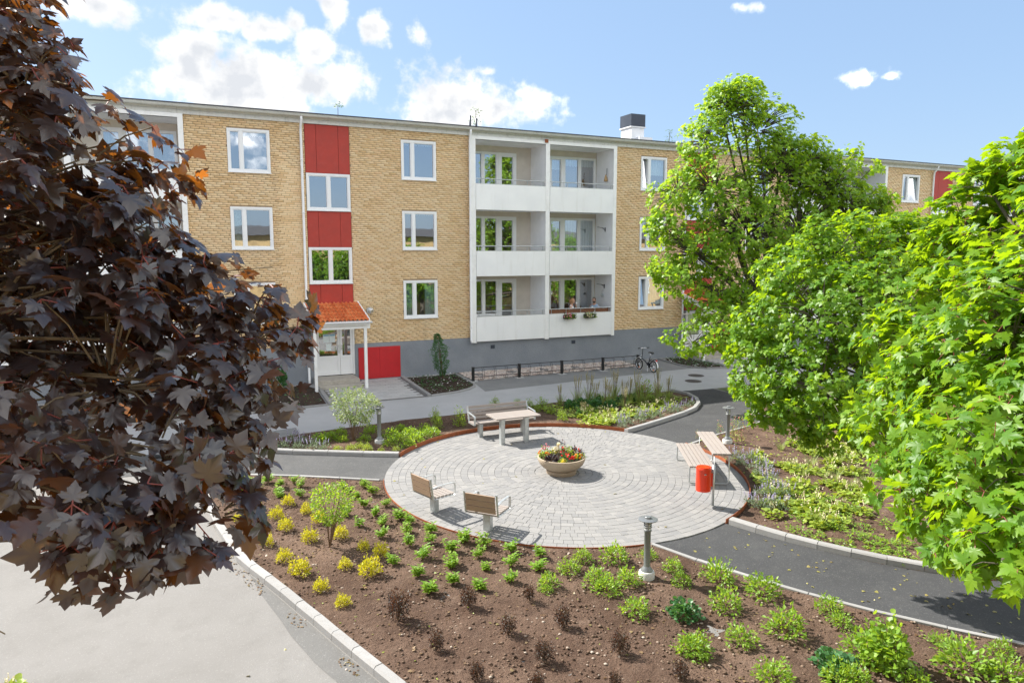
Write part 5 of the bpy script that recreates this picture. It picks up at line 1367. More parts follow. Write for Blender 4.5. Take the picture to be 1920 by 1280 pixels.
def make_tree(name, label, base, lumps, tpl, leaf, dens, leafmat_, barkmat, crown_c, trunk_r, fork_z, n_obj=300, per=6, droop=.35, group=None, stalk=None, twig_frac=.35, cat='tree', inner=.55, spread=.9, smooth=True, gap=0.0, gapf=1.0, twig=.014, limb=.5):
    base = Vector(base)
    t = thing(name, label, cat, base, 0, group)
    cc = np.array(crown_c, float)
    b0 = np.array(base)
    # trunk and limbs
    b = MB(); rr = random.Random(len(lumps))
    fork = Vector((base.x + (cc[0] - base.x) * .2, base.y + (cc[1] - base.y) * .2, fork_z))
    pts = [Vector((base.x, base.y, base.z - .15)), base.lerp(fork, .35) + Vector((rr.uniform(-.06, .06), rr.uniform(-.06, .06), 0)), fork]
    b.tube([p - base for p in pts], [trunk_r * 1.25, trunk_r, trunk_r * .8], 10)
    tr = b.build('trunk', barkmat, t, smooth=True)
    lb = MB(); limb_ends = []
    for (x, y, z, r) in lumps:
        e = Vector((x, y, z)); d = e - fork; m = fork + d * .5 + Vector((rr.uniform(-.1, .1), rr.uniform(-.1, .1), .12)) * d.length * .35
        q = max(.008, trunk_r * .32 * min(1, (r / .8) ** .5))
        lb.tube([p - base for p in (fork, fork.lerp(m, .5) + Vector((0, 0, .02)), m, m.lerp(e, .5), e)], [trunk_r * limb, q * 3 * limb, q * 2.2 * limb, q * 1.6 * limb, q * .8 * limb], 6)
    pos, tip, nor, siz = [], [], [], []
    tw = MB(); sk = MB()
    for (x, y, z, r) in lumps:
        c = np.array((x, y, z)); nt = max(3, int(dens * 4 * pi * r * r / per))
        d = rdir(nt); out = nrm(c - cc + 1e-6)
        # more tips on the outer and upper side
        keep = (d @ out * .5 + d[:, 2] * .35 + vr.uniform(-.6, 1.0, nt)) > -.35
        d = d[keep]; nt = len(d)
        if gap:
            g3 = np.array([mnoise.noise(Vector(c + q * r) * gapf) for q in d]); d = d[g3 > -gap]; nt = len(d)
            if not nt: continue
        wob = 1 + .16 * np.sin(7 * d[:, 0] + x * 3) * np.cos(6 * d[:, 2] + y)
        rad = r * (inner + (1 - inner) * vr.random(nt) ** .45) * wob
        tips = c + d * rad[:, None] * np.array((1, 1, .92))
        ax = nrm(d * .75 + out * .45 + np.array((0, 0, .35)))
        for i in range(nt):
            if vr.random() < twig_frac:
                s = c + d[i] * rad[i] * .25 - np.array((0, 0, .05 * r)); mid = (s + tips[i]) / 2 + np.array((0, 0, .06 * r))
                tw.tube([Vector(s - b0), Vector(mid - b0), Vector(tips[i] - b0)], [max(.004, r * twig), max(.003, r * twig * .65), .0025], 4, caps=False)
        k = per
        az = vr.random((nt, 1)) * 2 * pi + np.arange(k)[None] * 2 * pi / k + vr.normal(0, .35, (nt, k))
        e1 = nrm(np.cross(ax, np.array((.3, .2, .93)) + 0 * ax)); e2 = np.cross(ax, e1)
        radial = np.cos(az)[..., None] * e1[:, None] + np.sin(az)[..., None] * e2[:, None]
        td = nrm(radial * spread + ax[:, None] * .35 + np.array((0, 0, -droop)) + vr.normal(0, .28, (nt, k, 3)))
        sz = leaf * vr.uniform(.62, 1.15, (nt, k))
        st = leaf * vr.uniform(.25, .75, (nt, k))
        p = tips[:, None] + td * st[..., None] + vr.normal(0, leaf * .15, (nt, k, 3))
        nn = nrm(ax[:, None] * .6 + np.array((0, 0, .65)) + vr.normal(0, .38, (nt, k, 3)))
        if stalk is not None:
            for i in range(nt):
                for j in range(k):
                    if vr.random() < .5: sk.tube([Vector(tips[i] - b0), Vector(p[i, j] - b0)], .0022, 3, caps=False)
        pos.append(p.reshape(-1, 3)); tip.append(td.reshape(-1, 3)); nor.append(nn.reshape(-1, 3)); siz.append(sz.reshape(-1))
    lb.build('limbs', barkmat, tr, smooth=True)
    if tw.f: tag(tw.build('twigs', barkmat, t), kind='stuff')
    if stalk is not None and sk.f: tag(sk.build('leaf_stalks', stalk, t), kind='stuff')
    pos, tip, nor, siz = np.concatenate(pos), np.concatenate(tip), np.concatenate(nor), np.concatenate(siz)
    camd = np.linalg.norm(pos - np.array(CAM), axis=1)
    ok = camd > .9
    pos, tip, nor, siz, camd = pos[ok], tip[ok], nor[ok], siz[ok], camd[ok]
    V, F = tpl
    if n_obj:
        score = np.where(in_frame(pos), camd / siz, 1e9); order = np.argsort(score); big = order[:n_obj]; rest = order[n_obj:]
    else: big = []; rest = np.arange(len(pos))
    vs, fs = leaf_batch(tpl, pos[rest] - b0, tip[rest], nor[rest], siz[rest])
    crown = tag(link('crown', npmesh('crown', vs, fs, 3, [leafmat_], smooth), t), kind='stuff')
    if n_obj:
        m0 = MB(); m0.add(V, [tuple(f) for f in F]); lm = m0.mesh('leaf', smooth, [leafmat_]); Fm = frames(tip[big], nor[big])
        for i, j in enumerate(big):
            Mx = Matrix([list(Fm[i][0]), list(Fm[i][1]), list(Fm[i][2])]).to_4x4() @ Matrix.Scale(float(siz[j]), 4); Mx.translation = Vector(pos[j] - b0)
            o = link('leaf', lm, crown); o.matrix_local = Mx
    print(name, 'leaves', len(pos))
    return t
LUMP_PURPLE = [(-0.45, -24.33, 5.44, 0.32), (-0.69, -24.02, 5.11, 0.55), (-0.32, -24.18, 5.21, 0.3), (-0.49, -24.19, 5.69, 0.24), (-0.37, -24.27, 4.98, 0.42), (-0.19, -24.3, 4.96, 0.24), (-0.06, -24.06, 5.18, 0.14), (-0.39, -24.17, 4.71, 0.45), (-0.1, -24.35, 4.71, 0.3), (-0.02, -24.24, 4.88, 0.16), (0.18, -24.35, 4.74, 0.2), (0.32, -24.31, 4.82, 0.09), (0.33, -24.37, 4.64, 0.13), (0.18, -24.47, 4.55, 0.27), (0.34, -24.39, 4.45, 0.11), (-0.25, -24.48, 4.46, 0.42), (0.04, -24.53, 4.41, 0.26), (-0.45, -24.63, 4.35, 0.4), (-0.11, -24.77, 4.26, 0.3), (0.06, -24.68, 4.2, 0.2), (0.07, -24.78, 4.04, 0.12), (-0.29, -24.85, 4.2, 0.33), (-0.17, -24.97, 4.12, 0.2), (-0.06, -24.93, 4.06, 0.16), (-0.26, -25.06, 4.04, 0.1), (-0.46, -24.98, 4.22, 0.22), (-0.51, -25.14, 4.1, 0.13), (-0.41, -25.37, 4.01, 0.06), (-0.77, -24.15, 4.55, 0.75), (-0.9, -24.46, 4.2, 0.45), (-0.89, -23.9, 5.4, 0.65), (-1.01, -24.0, 4.83, 0.8), (0.06, -24.79, 4.02, 0.13), (-0.0, -24.9, 3.99, 0.12)]
LUMP_MID = [(16.93, -8.08, 9.6, 1.23), (16.38, -7.43, 8.78, 1.01), (17.97, -8.24, 9.13, 1.34), (18.31, -8.96, 7.47, 1.46), (16.49, -7.92, 7.14, 1.46), (15.55, -7.14, 6.99, 1.06), (15.03, -7.28, 5.71, 0.84), (17.36, -8.58, 5.7, 1.68), (15.75, -7.83, 4.99, 1.23), (18.91, -9.42, 5.7, 1.46), (19.84, -9.82, 7.11, 1.23), (20.52, -10.01, 8.17, 0.56), (20.23, -10.18, 6.22, 1.23), (20.97, -10.49, 7.79, 0.39), (20.72, -10.79, 6.38, 0.73), (15.04, -7.92, 4.1, 0.9), (16.43, -8.46, 3.38, 1.12), (17.43, -9.36, 3.76, 1.34), (19.19, -9.72, 4.1, 1.34), (14.62, -7.59, 4.45, 0.56), (14.77, -9.18, 2.09, 0.67), (14.19, -8.7, 2.21, 0.25), (15.62, -9.19, 2.4, 0.9), (16.68, -9.52, 2.03, 1.01), (18.35, -9.11, 8.16, 1.01), (19.28, -9.37, 8.18, 0.78), (17.08, -8.38, 10.24, 0.67), (16.64, -7.88, 9.78, 0.78), (19.51, -9.45, 7.13, 0.9), (20.73, -10.36, 6.75, 0.7), (19.86, -9.52, 8.02, 0.55), (14.74, -7.07, 5.89, 0.45), (16.08, -7.29, 7.89, 0.7)]
LUMP_A = [(6.43, -23.59, 5.12, 0.42), (5.99, -23.62, 4.68, 0.4), (5.99, -23.28, 4.35, 0.36), (5.98, -22.97, 4.04, 0.32), (5.44, -24.13, 4.24, 0.58), (5.49, -23.69, 3.98, 0.48), (5.6, -23.22, 3.67, 0.36), (4.87, -24.31, 3.71, 0.48), (5.0, -23.85, 3.47, 0.42), (5.33, -23.29, 3.39, 0.26), (4.41, -24.79, 3.61, 0.44), (4.52, -24.35, 3.28, 0.34), (4.87, -23.79, 3.18, 0.26), (4.12, -24.86, 3.35, 0.32), (3.86, -25.08, 3.27, 0.22), (4.19, -24.68, 3.17, 0.22), (4.43, -24.29, 3.13, 0.19), (6.61, -23.56, 5.57, 0.34), (6.11, -24.27, 4.7, 0.8), (5.16, -24.82, 3.79, 0.75), (5.86, -24.74, 4.25, 1.1), (4.29, -25.15, 3.37, 0.42), (6.88, -23.68, 5.79, 0.45), (6.27, -23.51, 4.99, 0.3), (6.0, -23.45, 4.59, 0.3), (5.57, -23.47, 3.9, 0.4), (6.53, -23.37, 5.31, 0.28), (6.37, -23.29, 5.09, 0.28), (6.28, -23.15, 4.86, 0.28), (6.18, -22.99, 4.61, 0.27), (6.08, -22.88, 4.32, 0.27), (6.57, -23.5, 5.62, 0.28), (6.29, -22.97, 4.9, 0.27), (6.44, -23.04, 5.21, 0.26), (6.52, -23.19, 5.47, 0.26), (6.56, -23.3, 5.69, 0.24), (6.07, -22.85, 4.51, 0.28), (5.87, -22.81, 4.07, 0.28), (5.71, -22.85, 3.69, 0.26), (5.55, -22.92, 3.33, 0.22)]
LUMP_B = [(10.18, -18.38, 4.84, 0.8), (9.42, -18.3, 4.39, 0.7), (10.94, -18.51, 4.84, 0.85), (8.84, -18.33, 3.78, 0.6), (8.46, -18.32, 3.26, 0.45), (9.33, -18.98, 3.9, 1.0), (10.22, -19.24, 4.07, 1.1), (8.58, -18.64, 2.94, 0.6), (8.35, -18.48, 2.67, 0.3), (9.04, -19.3, 2.84, 0.9), (9.85, -19.61, 3.0, 1.0), (8.7, -18.9, 2.41, 0.42), (9.15, -19.45, 2.26, 0.5), (9.68, -19.8, 2.2, 0.48), (8.49, -18.59, 2.28, 0.22), (8.93, -19.14, 2.0, 0.18), (11.8, -18.82, 4.47, 1.1), (11.5, -19.41, 3.31, 1.4), (12.09, -18.37, 4.94, 0.8), (12.53, -18.99, 4.84, 0.9), (10.83, -19.69, 2.06, 0.8), (9.96, -19.79, 1.87, 0.2), (12.79, -19.44, 4.1, 1.3), (10.55, -18.36, 5.3, 0.4), (11.34, -18.7, 5.21, 0.45), (9.93, -18.25, 5.02, 0.4), (12.47, -18.91, 5.08, 0.6), (13.21, -19.13, 4.84, 0.9), (12.12, -18.75, 5.12, 0.5)]

make_tree('purple_maple', 'dark purple-leaved maple beside the pale asphalt yard', (-1.75, -24.3, gz(0, -24.3)), LUMP_PURPLE, T_MAPLE2, .070, 215, M['leaf_purple'], M['bark_pale'], (-1.3, -24.2, 4.6), .13, 4.5, 300, 5, .55, None, M['stalk_red'], .5, inner=.25, gap=.12, gapf=3.2, twig=.012, limb=.16)
make_tree('norway_maple', 'big-leaved green maple overhanging the end of the dark path', (5.9, -25.4, gz(0, -25.4)), LUMP_A, T_MAPLE, .086, 190, M['leaf_maple'], M['bark'], (5.9, -24.9, 3.9), .15, 2.4, 300, 6, .40, 'green maples at the courtyard edge', M['stalk_red'], .3, inner=.45, gap=.24, gapf=2.2)
make_tree('norway_maple', 'dense round green maple over the bed, between the others', (12.3, -19.4, gz(0, -19.4)), LUMP_B, T_MAPLE_MID, .080, 205, M['leaf_maple'], M['bark'], (10.6, -19.3, 3.4), .14, 1.9, 300, 6, .40, 'green maples at the courtyard edge', None, .2, inner=.5, gap=.28, gapf=1.6)
make_tree('young_maple', 'airy light green maple standing in front of the far entrance', (19.5, -7.5, gz(0, -7.5)), LUMP_MID, T_MAPLE_LO, .118, 100, M['leaf_young'], M['bark'], (17.7, -8.0, 6.2), .15, 2.6, 0, 6, .3, None, None, .55, inner=.30, gap=.20, gapf=1.1)
# tree tops behind the roof
def far_tree(x, z, w, label, name='birch_tree'):
    lum = []
    for i in range(9):
        f = i / 8; lum.append((x + random.uniform(-1, 1) * w * (1.1 - f * .9), 18 + random.uniform(-.8, .8), z - 5.5 * (1 - f) - .3, .35 + 1.3 * (1 - f) * w))
    make_tree(name, label, (x, 18, 0), lum, T_OVAL, .14, 26, M['leaf_far'], M['bark'], (x, 18, z - 4), .2, z - 8, 0, 5, .5, None, None, .7, inner=.2)
far_tree(9.2, 14.05, .45, 'thin tree top showing over the roof above the red panels')
far_tree(18.2, 14.6, .6, 'drooping birch top showing over the roof above the balconies', 'birch_tree')
far_tree(33.9, 14.3, .7, 'dark tree top showing over the roof beside the chimney', 'pine_tree')
far_tree(51.6, 14.1, 1.0, 'dark tree top showing over the far end of the roof', 'pine_tree')

# ------------------------------------------------------------------ shrubs and perennials
def dome(n, r, h, low=.15, fill=.35):
    """points in an upright, uneven dome"""
    d = rdir(n); d[:, 2] = np.abs(d[:, 2]); f = (fill + (1 - fill) * vr.random(n) ** .5)[:, None]
    ph = vr.random(3) * 6
    wob = (1 + .18 * np.sin(3 * np.arctan2(d[:, 1], d[:, 0]) + ph[0]) + .12 * np.sin(7 * np.arctan2(d[:, 1], d[:, 0]) + ph[1]))[:, None]
    p = d * f * wob * np.array((r, r, h * (1 - low))); p[:, 2] += h * low * (.4 + .6 * vr.random(n))
    return p, d
def shrub_meshes(kind, n_var=3):
    """[(stems mesh, foliage mesh, extra mesh)] for plants of width 1 m unit-ish given in metres"""
    out = []
    for v in range(n_var):
        st = MB(); ex = None
        def stems(n, r, h, th=.006, mat_split=None):
            for i in range(n):
                a = random.random() * 2 * pi; q = r * (.3 + .7 * random.random())
                st.tube([(0, 0, -.03), (q * .4 * cos(a), q * .4 * sin(a), h * .45), (q * cos(a), q * sin(a), h * random.uniform(.75, 1))], [th, th * .8, th * .4], 4, caps=False)
        if kind == 'yellow':
            stems(9, .12, .20, .004); n = 420; p, d = dome(n, .165, .29, .12, .35); tip = nrm(d + np.array((0, 0, .6)) + vr.normal(0, .5, (n, 3))); no = nrm(d * .5 + np.array((0, 0, .7)) + vr.normal(0, .5, (n, 3))); s = vr.uniform(.032, .055, n); tp = T_OVAL
        elif kind == 'barberry':
            stems(16, .20, .50, .005); n = 900; p, d = dome(n, .20, .50, .25, .3); p[:, :2] *= (.6 + .6 * (p[:, 2:3] / .5)); tip = nrm(d + vr.normal(0, .7, (n, 3))); no = rdir(n); s = vr.uniform(.026, .046, n); tp = T_OVAL
        elif kind == 'small':
            P_, T_, N_, S_ = [], [], [], []
            for i in range(7):
                a = random.random() * 2 * pi; q = random.uniform(.03, .13); h = random.uniform(.09, .20); top = np.array((q * cos(a), q * sin(a), h))
                st.tube([(0, 0, -.03), tuple(top * .6), tuple(top)], [.004, .003, .002], 4, caps=False)
                for j in range(11):
                    f = .35 + .65 * j / 10; aa = j * 2.4 + random.random(); t_ = np.array((cos(aa), sin(aa), .45 - .1 * (1 - f) * 6)); P_.append(top * f); T_.append(t_); N_.append((-.3 * cos(aa), -.3 * sin(aa), .9)); S_.append(random.uniform(.07, .115) * (1.1 - .35 * f))
            p, tip, no, s = np.array(P_), nrm(np.array(T_)), np.array(N_), np.array(S_); tp = T_LANCE if v == 9 else T_OVAL
        elif kind in ('green', 'deep', 'midgreen', 'lime'):
            n = 330; stems(10, .22, .26, .005); p, d = dome(n, .29, .36, .15, .30); tip = nrm(d + np.array((0, 0, .1)) + vr.normal(0, .45, (n, 3))); no = nrm(d * .35 + np.array((0, 0, .8)) + vr.normal(0, .35, (n, 3))); s = vr.uniform(.05, .088, n); tp = T_OVAL if kind != 'deep' else T_ROUND
        elif kind == 'bigbush':
            n = 800; stems(14, .35, .8, .008); p, d = dome(n, .42, .95, .12, .3); tip = nrm(d + np.array((0, 0, -.1)) + vr.normal(0, .5, (n, 3))); no = nrm(d * .5 + np.array((0, 0, .7)) + vr.normal(0, .35, (n, 3))); s = vr.uniform(.06, .105, n); tp = T_ROUND
        elif kind == 'brightbush':
            n = 420; stems(10, .2, .5, .006); p, d = dome(n, .26, .6, .2, .3); tip = nrm(d + vr.normal(0, .5, (n, 3))); no = nrm(d * .5 + np.array((0, 0, .7)) + vr.normal(0, .4, (n, 3))); s = vr.uniform(.05, .08, n); tp = T_OVAL
        elif kind == 'tall':
            stems(9, .33, 1.05, .010); n = 1400; d = rdir(n); p = d * (.4 + .6 * vr.random((n, 1)) ** .5) * np.array((.42, .42, .42)) + np.array((0, 0, .84)); p[:, :2] *= (.55 + .6 * np.clip(p[:, 2:3] - .3, 0, 1)); tip = nrm(d + vr.normal(0, .6, (n, 3))); no = nrm(np.array((0, 0, .7)) + vr.normal(0, .6, (n, 3))); s = vr.uniform(.035, .065, n); tp = T_OVAL
        elif kind == 'variegated':
            stems(12, .5, 1.05, .009); n = 2200; d = rdir(n); p = d * (.4 + .6 * vr.random((n, 1)) ** .5) * np.array((.62, .55, .45)) + np.array((0, 0, .88)); p[:, :2] *= (.40 + .62 * np.clip(p[:, 2:3], 0, 1.2)); p += .09 * np.sin(p[:, [1, 2, 0]] * 14 + 1) ; tip = nrm(d + vr.normal(0, .6, (n, 3))); no = nrm(np.array((0, 0, .7)) + vr.normal(0, .6, (n, 3))); s = vr.uniform(.045, .08, n); tp = T_OVAL
        elif kind in ('catmint',):
            n = 190; stems(7, .14, .2, .003); p, d = dome(n, .17, .22, .1, .3); tip = nrm(d + np.array((0, 0, .5)) + vr.normal(0, .4, (n, 3))); no = nrm(vr.normal(0, .5, (n, 3)) + np.array((0, 0, .6))); s = vr.uniform(.028, .05, n); tp = T_OVAL
            P_, T_, N_, S_ = [], [], [], []
            for i in range(9):
                a = random.random() * 2 * pi; q = random.uniform(.04, .17); h = random.uniform(.24, .36); a0 = np.array((q * cos(a), q * sin(a), .16)); a1 = a0 * 1.25; a1[2] = h
                st.tube([tuple(a0), tuple(a1)], .0022, 3, caps=False)
                for j in range(9): f = .35 + .65 * j / 8; aa = j * 2.2; P_.append(a0 + (a1 - a0) * f); T_.append((cos(aa), sin(aa), .5)); N_.append((0, 0, 1)); S_.append(.020)
            ex = (T_PETAL, np.array(P_), nrm(np.array(T_)), np.array(N_, float) + .01, np.array(S_), 'bloom_violet')
        elif kind == 'feathery':
            n = 420; stems(12, .17, .85, .005); p, d = dome(n, .24, 1.0, .10, .25); tip = nrm(d * .6 + np.array((0, 0, .8)) + vr.normal(0, .4, (n, 3))); no = nrm(d + vr.normal(0, .5, (n, 3))); s = vr.uniform(.06, .11, n); tp = T_LANCE
        elif kind in ('heuchera', 'spirea_low'):
            n = 80; p, d = dome(n, .20, .13, .2, .3); stems(6, .12, .08, .003); tip = nrm(d * np.array((1, 1, .2)) + vr.normal(0, .3, (n, 3))); no = nrm(np.array((0, 0, 1)) + vr.normal(0, .3, (n, 3))); s = vr.uniform(.05, .10, n); tp = T_ROUND if kind == 'heuchera' else T_OVAL
            if kind == 'spirea_low': s *= .8
            P_ = [];
            if kind == 'heuchera':
                for i in range(5):
                    a = random.random() * 2 * pi; q = random.uniform(.02, .12); top = (q * cos(a), q * sin(a), random.uniform(.18, .30)); st.tube([(q * .5 * cos(a), q * .5 * sin(a), .05), top], .002, 3, caps=False)
                    for j in range(5): P_.append(np.array(top) * (1 - .05 * j))
                ex = (T_PETAL, np.array(P_), rdir(len(P_)), rdir(len(P_)), np.full(len(P_), .022), 'bloom_cream')
        elif kind in ('reedgrass', 'sedge'):
            n = 60 if kind == 'reedgrass' else 80; a = vr.random(n) * 2 * pi; q = vr.random(n) ** .5 * .05
            p = np.stack([q * np.cos(a), q * np.sin(a), 0 * a - .01], 1); ln = .34 if kind == 'reedgrass' else .55
            tip = nrm(np.stack([np.cos(a) * ln, np.sin(a) * ln, 1 + 0 * a], 1) + vr.normal(0, .1, (n, 3))); no = nrm(np.stack([-np.cos(a), -np.sin(a), .4 + 0 * a], 1)); s = vr.uniform(.4, .72, n) if kind == 'reedgrass' else vr.uniform(.16, .34, n); tp = T_BLADE
            if kind == 'reedgrass':
                P_, T_, N_, S_ = [], [], [], []
                for i in range(14):
                    aa = random.random() * 2 * pi; l = random.uniform(.03, .17); h = random.uniform(.8, 1.0); top = np.array((l * cos(aa), l * sin(aa), h)); st.tube([(0, 0, 0), tuple(top * .55 + np.array((0, 0, .03))), tuple(top)], [.0035, .003, .002], 3, caps=False)
                    for j in range(16): f = 1 - .022 * j; bb = j * 2.4; P_.append(top * f); T_.append((.35 * cos(bb), .35 * sin(bb), 1)); N_.append((cos(bb), sin(bb), .1)); S_.append(.055)
                ex = (T_LANCE, np.array(P_), nrm(np.array(T_)), np.array(N_), np.array(S_), 'grass_seed')
        elif kind == 'rose':
            n = 120; stems(8, .26, .9, .006); p, d = dome(n, .30, 1.0, .2, .5); tip = nrm(d + vr.normal(0, .5, (n, 3))); no = nrm(np.array((0, 0, .8)) + vr.normal(0, .5, (n, 3))); s = vr.uniform(.05, .085, n); tp = T_OVAL
            m = 9; pp, dd = dome(m * 6, .28, 1.02, .3, .95); c = pp[:m]; P_ = np.repeat(c, 6, 0) + vr.normal(0, .012, (m * 6, 3)); ex = (T_PETAL, P_, rdir(m * 6), rdir(m * 6), np.full(m * 6, .045), 'bloom_pink')
        elif kind == 'column':
            stems(9, .10, 1.45, .009); n = 3000; z = vr.random(n); a = vr.random(n) * 2 * pi; rr = .26 * (np.sin(np.clip(z * 1.02, 0, 1) * pi * .86 + .25)) * (.4 + .6 * vr.random(n) ** .5) * (1 + .28 * np.sin(z * 17 + 2 * a) + .2 * np.sin(z * 31 + 3 * a)) * vr.uniform(.75, 1.2, n)
            p = np.stack([rr * np.cos(a), rr * np.sin(a), .22 + z * 1.46], 1); d = np.stack([np.cos(a), np.sin(a), .5 + 0 * a], 1); tip = nrm(d + vr.normal(0, .5, (n, 3))); no = nrm(d + np.array((0, 0, .6)) + vr.normal(0, .5, (n, 3))); s = vr.uniform(.035, .06, n); tp = T_OVAL
        mats = {'yellow': 'leaf_yellow', 'barberry': 'leaf_barberry', 'small': 'leaf_green', 'green': 'leaf_green', 'deep': 'leaf_deep', 'midgreen': 'leaf_green', 'lime': 'leaf_pale', 'bigbush': 'leaf_green', 'brightbush': 'leaf_green', 'tall': 'leaf_green', 'variegated': 'leaf_variegated',
                'catmint': 'leaf_grey', 'feathery': 'leaf_green', 'heuchera': 'leaf_pale', 'spirea_low': 'leaf_green', 'reedgrass': 'grass_blade', 'sedge': 'grass_blade', 'rose': 'leaf_pale', 'column': 'leaf_deep'}
        vs, fs = leaf_batch(tp, p, tip, no, s)
        fm = npmesh('foliage', vs, fs, 3, [M[mats[kind]]])
        em = None
        if ex: vs, fs = leaf_batch(*ex[:5]); em = npmesh('flowers', vs, fs, 3, [M[ex[5]]])
        sm = st.mesh('stems', False, [M['twig']]) if st.f else None
        out.append((sm, fm, em))
    return out
